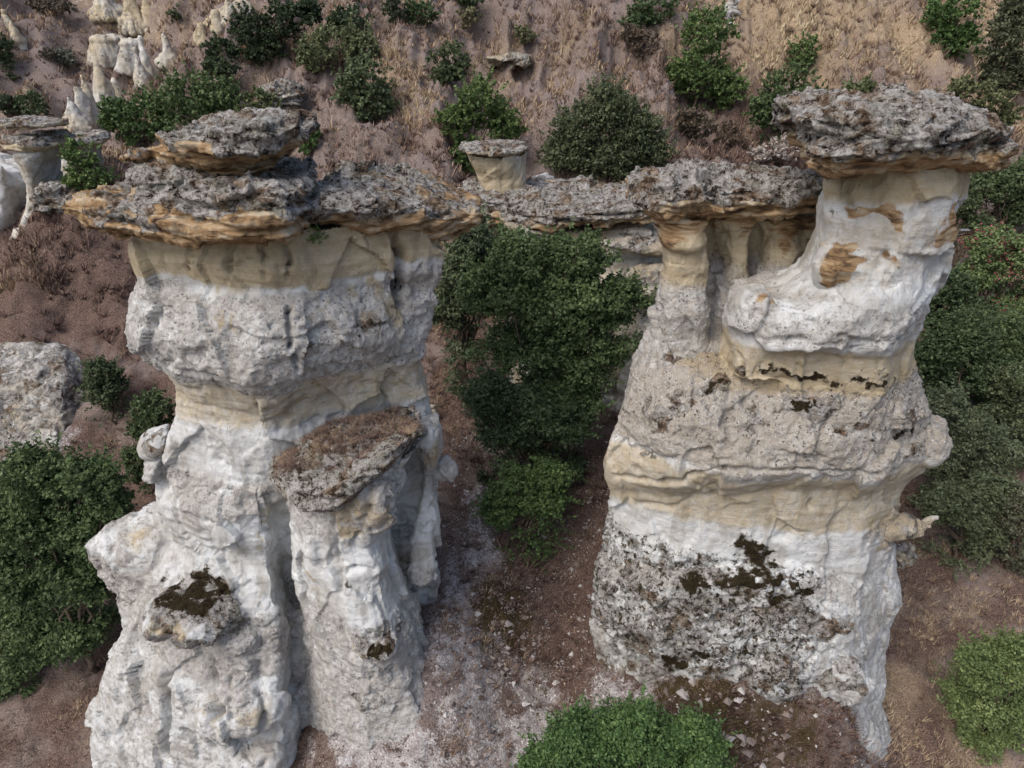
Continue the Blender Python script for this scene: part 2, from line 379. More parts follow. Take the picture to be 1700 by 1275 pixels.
# ------------------------------------------------------------------ terrain
def H(x, y):
    x = np.asarray(x, float); y = np.asarray(y, float)
    base = np.interp(y, [-40, 0, 6, 10, 20, 32, 46, 70, 120, 300], [-3, 1.5, 3.3, 4.9, 8.4, 13.6, 21.2, 38, 70, 150])
    z = base
    z = z-2.6*sst(-3.5, -8, x)*sst(24, 13, y)                     # falls away on the left
    z = z+.9*np.exp(-((x-4.2)/2.6)**2-((y-11)/2.6)**2)            # shoulder under the right tower
    z = z-1.4*sst(7, 10, x)*sst(22, 13, y)
    z = z-.7*np.exp(-((x-1.6)/1.3)**2)*sst(30, 14, y)             # ravine between the towers
    z = z+1.6*np.exp(-((x+1.9)/1.2)**2-((y-11.3)/1.8)**2)         # white skirt
    z = z+1.5*np.exp(-((x-5.0)/2.6)**2-((y-10.3)/1.0)**2)+.7*np.exp(-((x-2.0)/.8)**2-((y-11.2)/1.2)**2)
    z = z-1.2*np.exp(-((x-14)/4)**2)*sst(14, 22, y)               # gully behind the right tower
    z = z+2.4*np.exp(-((x-13-.35*(y-36))/7)**2)*np.exp(-((y-42)/12)**2)   # grassy spur
    z = z-4.5*np.exp(-((x-27-.3*(y-36))/5)**2)*sst(25, 40, y)
    z = z-4.0*np.exp(-((x+22+.25*(y-36))/7)**2)*sst(26, 44, y)
    z = z+1.6*np.exp(-((x+12+.1*(y-36))/4)**2)*sst(26, 34, y)
    z = z+2.2*np.exp(-((x+1.5)/3.5)**2-((y-45)/3.2)**2)+2.6*np.exp(-((x-6.5-.25*(y-44))/2.6)**2-((y-44)/6)**2)-1.6*np.exp(-((x-11)/2.2)**2-((y-34)/5)**2)+1.5*np.exp(-((x+8+.5*(y-40))/2.2)**2-((y-40)/8)**2)
    z = z+2.3*np.exp(-((x+17)/3.2)**2-((y-26.5)/2.6)**2)
    z = z+.9*np.exp(-((x-6.9)/1.0)**2-((y-10.0)/.8)**2)
    p = np.stack([x, y, np.zeros_like(x)], 1)
    far = sst(14, 36, y)
    z = z+(.25+1.6*far)*fbm(p*.11, 3)+(.18+.5*far)*fbm(p*.42, 4)+.10*fbm(p*1.7, 3)
    r = ridged(np.stack([x*.35, y*.10, 0*x], 1), 3)
    z = z+1.0*far*r+.35*far*np.abs(fbm(p*.23+4, 3))
    return z
def hit(px, py):
    """ground point under a pixel"""
    a = np.arange(6, 200, .1); d = np.array((( px-CX)/F, 1.0, -(py-CY)/F))
    dirw = np.array((d[0], cP+(-(CY-py)/F)*-sP*-1, 0))
    k = (py-CY)/F
    dy = cP-k*sP; dz = -sP-k*cP
    X = d[0]*a; Y = dy*a; Z = CZ+dz*a
    h = H(X, Y); i = np.argmax(Z < h)
    if not (Z < h).any(): i = len(a)-1
    return np.array((X[i], Y[i], h[i]))

def axis(stops):
    out = [stops[0][0]]
    for (a, s0), (b, s1) in zip(stops[:-1], stops[1:]):
        while out[-1] < b: 
            t = (out[-1]-a)/(b-a); out.append(out[-1]+s0+(s1-s0)*t)
    return np.array(out)
gx = axis([(-160, 6), (-40, .8), (-16, .12), (-10, .085), (10, .085), (16, .12), (40, .8), (160, 6)])
gy = axis([(-40, 3), (5, .25), (8, .075), (24, .12), (50, .3), (90, 1.2), (260, 6)])
GX, GY = np.meshgrid(gx, gy); X = GX.ravel(); Y = GY.ravel(); Z = H(X, Y)
pp = np.stack([X, Y, Z], 1)
near = sst(24, 14, Y)
w1, w2 = worley(pp*2.2+.4*fbm(pp*2, 2)[:, None])
fine = .07*np.abs(fbm(pp*3, 3))+.035*fbm(pp*8, 2)+near*(.16*(.5-w1)+.05*ridged(pp*1.3, 3))+(1-near)*(.30*fbm(pp*.9, 4)+.10*np.abs(fbm(pp*4, 2))); Z = Z+fine
nx, ny = len(gx), len(gy)
i = np.arange(nx*ny).reshape(ny, nx)
faces = np.stack([i[:-1, :-1].ravel(), i[:-1, 1:].ravel(), i[1:, 1:].ravel(), i[1:, :-1].ravel()], 1)
n1 = fbm(pp*.25, 3); n2 = fbm(pp*.8+5, 3)
white = .85*np.exp(-((X+1.4)/1.7)**2-((Y-11.5)/3.4)**2)+.6*np.exp(-((X-.3)/1.2)**2-((Y-10.2)/2)**2)+.75*np.exp(-((X+.9)/.6)**2-((Y-15)/3)**2)
white += .75*np.exp(-((X+3.2)/1.8)**2-((Y-10)/2.0)**2)+.6*np.exp(-((X-8.2)/.8)**2-((Y-10.6)/1.6)**2)
white += .6*np.exp(-((X-4)/3.6)**2-((Y-9.8)/1.6)**2)*(.5+.6*n2)+.35*sst(-.1, .5, n1)*sst(30, 45, Y)*sst(-6, -20, X)
white += .45*np.exp(-((X+16)/2.2)**2-((Y-20)/2.5)**2)
straw = np.clip(.12+.8*n1, 0, 1)*sst(24, 34, Y)+.45*sst(6, 14, X)*sst(32, 40, Y)
straw += .6*np.exp(-((X-8.5)/1.6)**2-((Y-12)/3)**2)
litter = sst(34, 20, Y)*(.55+.5*n2)+.35*sst(.1, .5, n2)+.7*np.exp(-((X-1.8)/1.6)**2)*sst(26, 18, Y)
litter += .8*np.exp(-((X-12)/4)**2-((Y-33)/4)**2)  # shade of the gully painted in with the dark litter colour
straw += .45*np.exp(-((X-12)/9)**2-((Y-46)/7)**2)+.3*np.exp(-((X+1)/4)**2-((Y-45)/3)**2)
bank = np.exp(-((X+16.5)/4.5)**2-((Y-26)/3.2)**2); litter += 1.0*bank; straw -= .8*bank
white += .5*np.exp(-((X-3.5)/3)**2-((Y-10.5)/1.6)**2)
white *= np.clip(.75+.8*n2+.5*fbm(pp*1.9, 3), 0, 1.3)
straw += .45*sst(7.5, 9.5, X)*sst(20, 12, Y)
moss = .3*sst(22, 12, Y)*np.clip(n2, 0, 1)+.45*np.exp(-((X-5.5)/2.6)**2-((Y-9.7)/1.0)**2)+.62*np.exp(-((X+.4)/1.1)**2-((Y-13.6)/1.3)**2)+.45*np.exp(-((X-3.6)/1.6)**2-((Y-9.7)/1)**2)+.35*np.exp(-((X-.6)/1.2)**2-((Y-12)/2)**2)
npmesh('hillside', np.stack([X, Y, Z], 1), faces, GROUND, None, dict(white=white, moss=moss, straw=straw, litter=litter))['kind'] = 'structure'

# ------------------------------------------------------------------ left tower
def band(v, z0, z1, w=.12):
    n = .18*fbm(v*.9, 2)+.05*pn(v*4)
    return sst(z0-w, z0+w, v[:, 2]+n)*sst(z1+w, z1-w, v[:, 2]+n)
cols = 'rocks of the eroded valley'
T = P(380, 1250, 11.5)
left = empty('rock_tower', T, 'broad pale tower on the left with stacked brown lichened slabs on its head', 'rock tower', 'two large rock towers')
U = [ring([(222, 392, 12.6), (300, 394, 11.8), (420, 392, 11.3), (560, 375, 11.9), (738, 385, 13.4)], 15),
     ring([(216, 430, 12.6), (300, 440, 11.5), (430, 445, 11.1), (570, 440, 11.8), (733, 430, 13.4)], 15),
     ring([(246, 470, 12.6), (310, 478, 11.7), (430, 486, 11.25), (570, 480, 11.85), (722, 480, 13.4)], 15),
     ring([(222, 497, 12.5), (300, 507, 11.4), (430, 518, 10.95), (570, 515, 11.6), (728, 510, 13.4)], 15),
     ring([(213, 560, 12.5), (290, 570, 11.25), (430, 590, 10.7), (570, 565, 11.45), (710, 565, 13.35)], 15),
     ring([(238, 602, 12.5), (310, 618, 11.4), (405, 640, 10.8), (560, 596, 11.5), (698, 592, 13.3)], 15),
     ring([(268, 622, 12.5), (330, 638, 11.75), (415, 660, 11.25), (560, 618, 11.9), (690, 605, 13.3)], 15),
     ring([(287, 650, 12.5), (345, 670, 11.95), (430, 695, 11.6), (560, 655, 12.1), (698, 630, 13.3)], 15),
     ring([(285, 700, 12.5), (345, 720, 11.9), (440, 745, 11.55), (560, 725, 12.1), (712, 690, 13.3)], 15),
     ring([(270, 790, 12.5), (335, 800, 11.8), (430, 815, 11.5), (560, 800, 12.2), (728, 760, 13.3)], 15),
     ring([(268, 930, 12.5), (335, 940, 11.9), (430, 940, 11.8), (560, 930, 12.5), (720, 900, 13.4)], 15),
     ring([(220, 1250, 12.5), (335, 1250, 11.9), (430, 1250, 12.0), (560, 1250, 12.6), (720, 1250, 13.4)], 15)]
L2 = [ring([(272, 800, 12.4), (310, 808, 11.7), (380, 812, 11.35), (430, 815, 11.5), (450, 810, 12.3)], 13.5),
      ring([(262, 838, 12.3), (310, 848, 11.4), (390, 858, 11.0), (436, 855, 11.15), (456, 840, 12.1)], 13.5),
      ring([(272, 880, 12.3), (320, 893, 11.45), (395, 905, 11.05), (444, 900, 11.15), (464, 885, 12.1)], 13.5),
      ring([(282, 905, 12.3), (325, 918, 11.6), (395, 925, 11.25), (442, 925, 11.3), (466, 905, 12.1)], 13.5),
      ring([(250, 955, 12.2), (310, 962, 11.4), (395, 970, 11.0), (452, 965, 11.1), (470, 950, 12.0)], 13.5),
      ring([(222, 1010, 12.1), (300, 1020, 11.1), (390, 1025, 10.75), (455, 1020, 10.9), (478, 1000, 11.9)], 13.5),
      ring([(208, 1060, 12.0), (290, 1075, 10.9), (385, 1085, 10.5), (460, 1075, 10.7), (484, 1050, 11.8)], 13.5),
      ring([(175, 1120, 11.9), (270, 1135, 10.6), (380, 1150, 10.1), (462, 1130, 10.4), (488, 1100, 11.6)], 13.5),
      ring([(155, 1200, 11.8), (260, 1210, 10.5), (370, 1225, 10.0), (470, 1210, 10.3), (494, 1180, 11.5)], 13.5),
      ring([(150, 1290, 11.6), (250, 1300, 10.3), (370, 1310, 9.8), (480, 1300, 10.1), (515, 1280, 11.3)], 13.5),
      ring([(110, 1500, 11.4), (240, 1500, 9.9), (370, 1500, 9.4), (500, 1500, 9.8), (560, 1500, 11.2)], 13.5)]
spur = [ring([(236, 842, 12.9), (245, 845, 12.7), (255, 848, 12.6), (268, 848, 12.6), (285, 845, 12.7)], 13.2),
        ring([(170, 888, 12.9), (200, 893, 12.5), (230, 897, 12.2), (260, 900, 12.1), (290, 890, 12.4)], 13.3),
        ring([(142, 908, 12.9), (175, 922, 12.4), (215, 935, 12.0), (250, 940, 11.9), (290, 925, 12.4)], 13.3),
        ring([(158, 945, 12.9), (185, 955, 12.5), (215, 965, 12.1), (250, 970, 12.0), (290, 960, 12.4)], 13.3),
        ring([(186, 990, 12.8), (205, 1000, 12.5), (225, 1010, 12.2), (255, 1010, 12.0), (300, 1000, 12.3)], 13.3),
        ring([(205, 1050, 12.7), (215, 1060, 12.4), (235, 1065, 12.0), (260, 1070, 11.8), (300, 1060, 12)], 13.3),
        ring([(150, 1170, 12.5), (180, 1180, 12.0), (215, 1190, 11.5), (260, 1190, 11.2), (300, 1180, 11.5)], 13.3),
        ring([(120, 1400, 12.4), (160, 1400, 11.8), (215, 1400, 11.2), (260, 1400, 11), (320, 1400, 11.2)], 13.3)]
ear = blob(262, 735, 12.7, .34, .35, .22, 0, .35)
ear2 = col([(720, 255, 285, 12.9, .3), (770, 258, 290, 12.8, .35), (840, 262, 300, 12.7, .4), (900, 268, 300, 12.7, .4)])
knob = blob(330, 1012, 10.85, 1.02, .95, .46, .1, -.05)
knob2 = blob(278, 1025, 11.1, .45, .5, .42)
knob3 = blob(395, 1055, 10.7, .5, .5, .4)
bulge = blob(296, 1200, 10.1, .42, .6, 1.1); bulge2 = blob(400, 1175, 10.25, 1.05, .7, .75, .1, .1)
bulge3 = blob(200, 1180, 11.0, .42, .6, 1.2)
foot = blob(430, 1265, 9.9, .6, .5, .5, 0, .2)
def p_left(v, nr, at):
    Z = lambda py, D: zof(py, D)
    at['tan'][:] = .95*band(v, Z(478, 11.2), 17.4)
    under = band(v, Z(715, 11.6), Z(640, 11.4), .15); at['tan'][:] = np.maximum(at['tan'], .62*under)
    at['gravel'][:] = .56*band(v, Z(655, 11.2), Z(490, 11.2), .12)+.25*band(v, Z(560, 11), Z(460, 11), .3)*sst(-1.8, -1.2, v[:, 0])
    at['gravel'] += .65*band(v, Z(865, 11.1), Z(815, 11.3), .06)+.58*band(v, Z(1120, 10.5), Z(1020, 10.8), .15)
    at['gravel'] += .12*band(v, -5, Z(1010, 11.5), .3)+.22*sst(.5, .95, nr[:, 2])
    at['gravel'] += .3*band(v, Z(1250, 11.5), Z(840, 12.6), .2)*sst(-5.2, -5.8, v[:, 0])
    for a in [(q[0], q[1], q[2], q[3]*1.25, q[4]*1.3, min(1.15, q[5]*1.2)) for q in [('moss', 325, 975, .5, .3, .95), ('moss', 350, 985, .4, .25, .9), ('lichen', 330, 1030, .95, .35, .8), ('lichen', 275, 1010, .5, .35, .75),
              ('lichen', 395, 1060, .45, .3, .75), ('lichen', 620, 550, .3, .14, .75), ('lichen', 530, 590, .15, .1, .7), ('lichen', 680, 490, .15, .1, .8),
              ('lichen', 672, 515, .12, .1, .7), ('tan', 270, 1030, .4, .4, .9), ('tan', 535, 470, .25, .7, .8), ('tan', 640, 450, .3, .8, .75), ('tan', 660, 540, .4, .5, .7),
              ('tan', 330, 520, .12, .5, .7), ('tan', 370, 540, .15, .5, .6), ('tan', 385, 1195, .8, .15, .5), ('ochre', 560, 640, .3, .1, .5), ('tan', 650, 650, .5, .12, .7),
              ('tan', 325, 1160, .2, .7, .5), ('tan', 210, 880, .3, .3, .6), ('lichen', 240, 735, .3, .15, .7), ('lichen', 255, 950, .1, .1, .7), ('gravel', 430, 1060, .7, .4, .9), ('gravel', 210, 1180, .4, .6, .6), ('gravel', 190, 890, .5, .3, .7), ('tan', 450, 900, .2, .6, .5)]]:
        patch(v, at, *a)
crv = [([(488, 385), (492, 450), (490, 520), (495, 580), (505, 625)], .045, .2), ([(668, 395), (680, 440), (676, 490), (684, 520)], .09, .34),
       ([(300, 400), (296, 430), (300, 470)], .05, .14), ([(360, 400), (362, 440), (365, 470)], .05, .10), ([(452, 395), (455, 430), (450, 470)], .05, .10),
       ([(372, 530), (374, 600)], .16, .06), ([(270, 625), (330, 642), (415, 662), (500, 640), (560, 620), (640, 622), (690, 604)], .07, .16),
       ([(430, 695), (500, 668), (560, 655)], .05, .05), ([(262, 1050), (256, 1120), (262, 1200), (258, 1270)], .11, .4), ([(335, 1100), (342, 1180), (338, 1260)], .12, .3), ([(205, 1010), (200, 1080)], .12, .22), ([(440, 1110), (455, 1200), (450, 1260)], .1, .22), ([(395, 1120), (388, 1190)], .08, .15),
       ([(290, 905), (350, 925), (420, 935), (462, 920)], .05, .12), ([(560, 1110), (570, 1180)], .06, .05)]
build_rock('column', [U, L2, spur, ear, ear2, knob, knob2, knob3, bulge2, foot], .036, left, 4, d_column(), p_left, crv)
cap1 = [ring([(180, 385, 12.3), (280, 402, 11.0), (400, 408, 10.75), (460, 402, 10.9), (492, 385, 11.6)], 14),
        ring([(150, 372, 12.2), (250, 390, 10.9), (400, 400, 10.5), (470, 390, 10.6), (494, 372, 11.3)], 14.2),
        ring([(108, 355, 12.4), (200, 372, 11.2), (390, 375, 10.4), (475, 362, 10.5), (496, 345, 11.2)], 14.3),
        ring([(98, 338, 12.4), (180, 350, 11.4), (380, 352, 10.45), (475, 340, 10.5), (497, 328, 11.2)], 14.3),
        ring([(130, 322, 12.5), (240, 324, 11.5), (370, 320, 10.6), (470, 318, 10.6), (497, 312, 11.2)], 14.3),
        ring([(180, 322, 12.6), (270, 322, 11.9), (370, 316, 10.9), (465, 312, 10.8), (496, 310, 11.3)], 14.3),
        ring([(240, 312, 12.8), (300, 310, 12.1), (370, 302, 11.3), (450, 304, 11.2), (488, 303, 11.7)], 13.8)]
def p_cap1(v, nr, at):
    p_cap(1, 1, zof(364, 10.6))(v, nr, at)
    for a in [('ochre', 420, 345, .7, .12, .9), ('ochre', 300, 380, 1, .12, .9), ('ochre', 450, 375, .6, .15, .9), ('ochre', 330, 360, .6, .1, .8)]: patch(v, at, *a)
    m = np.clip(at['ochre'], 0, 1); at['lichen'] *= (1-.75*m)
    for a in [('lichen', 150, 350, .7, .2, 1), ('lichen', 225, 362, .8, .16, 1), ('lichen', 300, 365, .6, .1, .9)]: patch(v, at, *a)
build_rock('lower_slab', [cap1, blob(330, 300, 12.2, 1.1, .7, .3, 0, -.1)], .028, left, 2, d_cap(), p_cap1, [([(440, 352), (470, 350), (495, 342)], .04, .1)])
cap1b = [ring([(480, 372, 11.8), (545, 372, 11.9), (620, 384, 12.2), (690, 396, 12.7), (735, 400, 13.3)], 15),
         ring([(478, 360, 11.7), (545, 360, 11.6), (620, 368, 11.9), (700, 382, 12.6), (775, 388, 14.0)], 15.6),
         ring([(478, 340, 11.7), (545, 345, 11.4), (620, 350, 11.7), (700, 360, 12.5), (795, 368, 14.2)], 16),
         ring([(480, 325, 11.9), (545, 330, 11.6), (620, 332, 11.9), (700, 344, 12.8), (797, 350, 14.4)], 16.2),
         ring([(500, 318, 12.4), (560, 320, 12.2), (620, 322, 12.4), (690, 328, 13.2), (775, 336, 14.8)], 16.2)]
build_rock('long_slab', [cap1b], .03, left, 2, d_cap(.8), p_cap(.9, 1.0, zof(366, 11.7)))
cap2 = [ring([(285, 300, 12.6), (320, 304, 12.1), (360, 303, 11.9), (400, 300, 12.0), (425, 295, 12.4)], 13.4),
        ring([(275, 275, 12.6), (320, 278, 12.1), (360, 280, 11.8), (410, 278, 11.9), (450, 270, 12.3)], 13.4),
        ring([(255, 262, 12.5), (310, 268, 11.6), (370, 270, 11.3), (440, 262, 11.4), (488, 250, 12.0)], 13.6),
        ring([(250, 252, 12.4), (310, 252, 11.3), (370, 256, 11.0), (440, 250, 11.1), (497, 236, 11.9)], 13.8),
        ring([(255, 240, 12.4), (310, 238, 11.3), (370, 238, 11.0), (440, 232, 11.1), (499, 222, 11.9)], 13.8),
        ring([(258, 220, 12.4), (310, 217, 11.4), (370, 214, 11.1), (440, 206, 11.1), (494, 208, 12.0)], 13.4),
        ring([(280, 214, 12.6), (330, 208, 11.9), (380, 203, 11.6), (440, 196, 11.6), (484, 200, 12.2)], 13.2)]
build_rock('upper_slab', [cap2, blob(228, 259, 12.3, .32, .4, .08, 0, .05), blob(400, 208, 12.6, .75, .6, .16)], .026, left, 2, d_cap(.85), p_cap(1, 1, zof(246, 11.2)))

# ------------------------------------------------------------------ mossy pinnacle in front of it
pin = empty('rock_pinnacle', P(600, 1250, 11), 'shorter white pinnacle with a tilted brown grass and moss topped slab against the left tower', 'rock pinnacle')
PC = [ring([(478, 815, 11.6), (510, 835, 10.9), (560, 850, 10.6), (620, 800, 10.9), (700, 735, 12.0)], 12.6),
      ring([(482, 860, 11.6), (510, 880, 10.9), (560, 885, 10.55), (620, 850, 10.8), (660, 800, 11.6)], 12.6),
      ring([(484, 910, 11.6), (515, 925, 10.9), (560, 930, 10.6), (610, 910, 10.7), (640, 890, 11.4)], 12.6),
      ring([(486, 950, 11.6), (515, 960, 10.9), (570, 965, 10.45), (630, 950, 10.6), (650, 930, 11.4)], 12.6),
      ring([(500, 1000, 11.6), (530, 1010, 10.8), (580, 1020, 10.35), (640, 1010, 10.5), (672, 1000, 11.3)], 12.6),
      ring([(508, 1060, 11.6), (540, 1075, 10.7), (600, 1085, 10.1), (660, 1070, 10.4), (690, 1040, 11.3)], 12.6),
      ring([(515, 1110, 11.5), (550, 1120, 10.6), (600, 1125, 10.2), (660, 1110, 10.5), (700, 1090, 11.3)], 12.6),
      ring([(518, 1200, 11.4), (550, 1210, 10.4), (610, 1215, 10.0), (695, 1200, 10.1), (770, 1180, 11.1)], 12.6),
      ring([(520, 1300, 11.2), (550, 1300, 10.2), (610, 1300, 9.8), (750, 1300, 9.7), (860, 1300, 10.7)], 12.6),
      ring([(520, 1700, 11), (550, 1700, 10), (610, 1700, 9.5), (760, 1700, 9.6), (880, 1700, 10.4)], 12.6)]
nose2 = blob(620, 830, 11.0, .5, .55, .6, .3, .1); nose = blob(525, 905, 10.95, .22, .25, .55); brow = blob(645, 800, 11.5, .42, .5, .36, .3, .3)
chin = blob(635, 1065, 10.45, .42, .4, .3); arm = col([(700, 690, 730, 12.7, .4), (740, 690, 735, 12.6, .4), (790, 698, 722, 12.5, .3), (870, 690, 730, 12.3, .35), (950, 670, 730, 12.2, .4)])
arm2 = blob(735, 780, 12.9, .3, .3, .3)
def p_pin(v, nr, at):
    at['gravel'][:] = .6*band(v, zof(900, 10.7), zof(790, 10.9), .2)+.6*band(v, -5, zof(1030, 10.4), .25)+.4*sst(.3, .8, nr[:, 2])
    for a in [(q[0], q[1], q[2], q[3]*1.35, q[4]*1.4, min(1.15, q[5]*1.25)) for q in [('tan', 580, 880, .25, .5, .9), ('tan', 560, 860, .5, .25, .7), ('tan', 500, 960, .15, .5, .6), ('lichen', 640, 1060, .42, .28, .85), ('moss', 625, 1075, .18, .1, .9),
              ('lichen', 590, 1180, .3, .2, .75), ('lichen', 680, 1030, .15, .15, .7), ('tan', 730, 780, .4, .3, .7), ('lichen', 700, 740, .3, .2, .6), ('tan', 600, 1100, .3, .12, .6), ('lichen', 560, 990, .15, .1, .6), ('tan', 620, 870, .3, .4, .6), ('gravel', 640, 880, .5, .5, .8)]]:
        patch(v, at, *a)
build_rock('column', [PC, nose, nose2, brow, chin, arm, arm2, col([(1000, 450, 535, 11.95, .4), (1060, 445, 540, 11.8, .6), (1130, 430, 560, 11.9, .8), (1230, 420, 560, 11.7, .9), (1600, 380, 600, 11.4, 1.2)])], .03, pin, 3, d_column(.8), p_pin, [([(600, 800), (598, 860), (600, 920)], .08, .14), ([(540, 860), (545, 940), (548, 1000)], .07, .12),
    ([(560, 965), (600, 960), (640, 935)], .06, .12), ([(560, 1100), (620, 1110), (680, 1080)], .05, .08), ([(520, 945), (560, 950)], .05, .08)])
PK = [ring([(470, 815, 11.5), (505, 845, 10.8), (560, 850, 10.5), (630, 790, 10.8), (690, 735, 11.8)], 12.4),
      ring([(450, 800, 11.4), (500, 848, 10.4), (560, 842, 10.25), (640, 775, 10.6), (698, 722, 11.8)], 12.6),
      ring([(444, 785, 11.5), (500, 822, 10.5), (560, 815, 10.3), (640, 752, 10.7), (702, 712, 11.9)], 12.7),
      ring([(452, 762, 11.8), (500, 790, 10.9), (570, 780, 10.8), (640, 738, 11.1), (698, 706, 12.0)], 12.8),
      ring([(500, 735, 12.1), (530, 755, 11.5), (580, 748, 11.4), (640, 720, 11.6), (680, 702, 12.2)], 12.7)]
def p_pk(v, nr, at):
    at['lichen'][:] = .9; at['tan'][:] = .5; at['moss'][:] = .38*sst(10.8, 11.3, v[:, 1]); at['ochre'][:] = .7*sst(0, -.5, nr[:, 2])
    for a in [('moss', 480, 765, .35, .2, .7), ('moss', 640, 715, .5, .1, .62), ('ochre', 600, 770, .3, .1, .4)]: patch(v, at, *a)
build_rock('mossy_slab', [PK, blob(592, 738, 11.7, 1.15, .72, .50, .25, .06), blob(520, 775, 11.3, .7, .6, .36, .2, .1)], .026, pin, 2, d_cap(.38), p_pk)

# ------------------------------------------------------------------ right tower
right = empty('rock_tower', P(1250, 1180, 11), 'leaning pale tower on the right balancing one thick grey capstone', 'rock tower', 'two large rock towers')
NK = [ring([(1440, 240, 12.2), (1480, 245, 11.6), (1530, 245, 11.4), (1580, 245, 11.6), (1603, 240, 12.2)], 13),
      ring([(1412, 300, 12.2), (1460, 308, 11.45), (1525, 308, 11.2), (1582, 305, 11.45), (1607, 300, 12.2)], 13.2),
      ring([(1374, 340, 12.2), (1440, 352, 11.4), (1510, 358, 11.1), (1568, 355, 11.4), (1600, 345, 12.2)], 13.3),
      ring([(1368, 400, 12.2), (1430, 410, 11.3), (1495, 415, 11.0), (1555, 410, 11.3), (1580, 400, 12.2)], 13.4),
      ring([(1354, 447, 12.2), (1410, 458, 11.25), (1480, 462, 10.95), (1540, 458, 11.2), (1571, 450, 12.2)], 13.4),
      ring([(1336, 470, 12.2), (1400, 482, 11.2), (1470, 486, 10.9), (1535, 482, 11.1), (1562, 470, 12.2)], 13.4),
      ring([(1300, 488, 12.1), (1375, 502, 11.15), (1455, 508, 10.85), (1525, 504, 11.05), (1555, 490, 12.2)], 13.4),
      ring([(1224, 500, 11.9), (1315, 518, 11.1), (1420, 524, 10.8), (1510, 520, 11.0), (1548, 505, 12.2)], 13.4),
      ring([(1213, 540, 11.9), (1300, 552, 11.0), (1400, 558, 10.75), (1490, 555, 10.95), (1534, 540, 12.2)], 13.4),
      ring([(1211, 568, 11.9), (1300, 577, 11.0), (1400, 580, 10.75), (1482, 580, 10.95), (1524, 566, 12.2)], 13.5),
      ring([(1214, 585, 12.0), (1300, 593, 11.15), (1400, 596, 10.92), (1475, 596, 11.08), (1515, 586, 12.3)], 13.6),
      ring([(1190, 625, 12.3), (1290, 638, 11.3), (1400, 640, 11.0), (1470, 640, 11.1), (1516, 630, 12.3)], 13.6),
      ring([(1180, 900, 12.3), (1290, 900, 11.6), (1400, 900, 11.4), (1450, 900, 11.5), (1480, 900, 12.3)], 13.6)]
step = col([(484, 1236, 1280, 11.7, .25), (497, 1226, 1296, 11.7, .4), (560, 1216, 1310, 11.7, .5), (620, 1214, 1320, 11.7, .5)])
M = [ring([(1100, 585, 12.8), (1130, 590, 12.4), (1150, 592, 12.2), (1180, 595, 12.2), (1215, 597, 12.5)], 13.8),
     ring([(1052, 625, 12.8), (1110, 640, 11.9), (1190, 645, 11.5), (1260, 640, 11.4), (1330, 630, 12.2)], 13.9),
     ring([(1036, 680, 12.8), (1110, 695, 11.5), (1200, 705, 11.1), (1300, 700, 11.0), (1400, 690, 12.0)], 14),
     ring([(1022, 730, 12.7), (1100, 745, 11.4), (1200, 752, 11.0), (1300, 750, 10.9), (1400, 740, 12.0)], 14),
     ring([(1012, 850, 12.6), (1100, 850, 11.7), (1200, 850, 11.4), (1300, 850, 11.3), (1400, 850, 12.0)], 14)]
B = [ring([(1200, 612, 12.6), (1290, 625, 11.6), (1380, 628, 11.2), (1460, 628, 11.2), (1513, 618, 12.3)], 14),
     ring([(1130, 650, 12.6), (1240, 662, 11.4), (1370, 668, 10.95), (1460, 665, 11.0), (1525, 650, 12.3)], 14),
     ring([(1020, 720, 12.7), (1160, 735, 11.2), (1340, 740, 10.7), (1460, 735, 10.85), (1547, 705, 12.2)], 14),
     ring([(1004, 765, 12.7), (1150, 785, 11.0), (1330, 788, 10.55), (1460, 785, 10.75), (1552, 748, 12.2)], 14),
     ring([(1004, 795, 12.7), (1130, 808, 11.2), (1330, 800, 10.7), (1450, 803, 10.85), (1532, 782, 12.2)], 14),
     ring([(1014, 815, 12.6), (1130, 825, 11.5), (1330, 812, 11.0), (1440, 822, 11.1), (1505, 810, 12.2)], 14),
     ring([(1012, 860, 12.5), (1130, 862, 11.45), (1330, 855, 11.0), (1430, 880, 11.1), (1488, 870, 12.2)], 14),
     ring([(1003, 930, 12.5), (1120, 945, 11.3), (1320, 935, 10.95), (1430, 970, 11.0), (1489, 950, 12.1)], 14),
     ring([(988, 960, 12.4), (1100, 975, 10.95), (1270, 965, 10.55), (1420, 1010, 10.65), (1487, 1000, 12.0)], 14),
     ring([(984, 1020, 12.4), (1100, 1045, 10.8), (1270, 1050, 10.3), (1410, 1060, 10.4), (1480, 1050, 12.0)], 14),
     ring([(990, 1080, 12.3), (1100, 1110, 10.75), (1260, 1110, 10.3), (1400, 1120, 10.3), (1472, 1110, 11.8)], 14),
     ring([(1005, 1140, 12.2), (1100, 1165, 10.7), (1250, 1165, 10.4), (1390, 1170, 10.3), (1468, 1170, 11.6)], 14),
     ring([(985, 1215, 12.2), (1090, 1225, 10.2), (1250, 1225, 9.9), (1400, 1225, 9.8), (1490, 1225, 11.3)], 14),
     ring([(1000, 1600, 12.2), (1050, 1600, 9.6), (1250, 1600, 9.3), (1430, 1600, 9.3), (1540, 1600, 11.2)], 14.4)]
_u = [ring([(1010, 1300, 12.2), (1100, 1300, 10.6), (1250, 1300, 10.3), (1390, 1300, 10.1), (1475, 1300, 11.4)], 14)]
lobe = blob(1290, 1120, 10.25, .55, .45, .62); lobe2 = blob(1400, 1130, 10.35, .6, .45, .7)
finger1 = col([(302, 1376, 1390, 12.0, .12), (325, 1373, 1395, 12, .18), (370, 1368, 1410, 12, .3), (420, 1366, 1430, 12, .3)])
finger2 = col([(303, 1400, 1412, 11.9, .12), (330, 1396, 1418, 11.9, .18), (370, 1392, 1430, 11.9, .3)])
nub = blob(1596, 387, 12.1, .30, .25, .09, 0, .12)
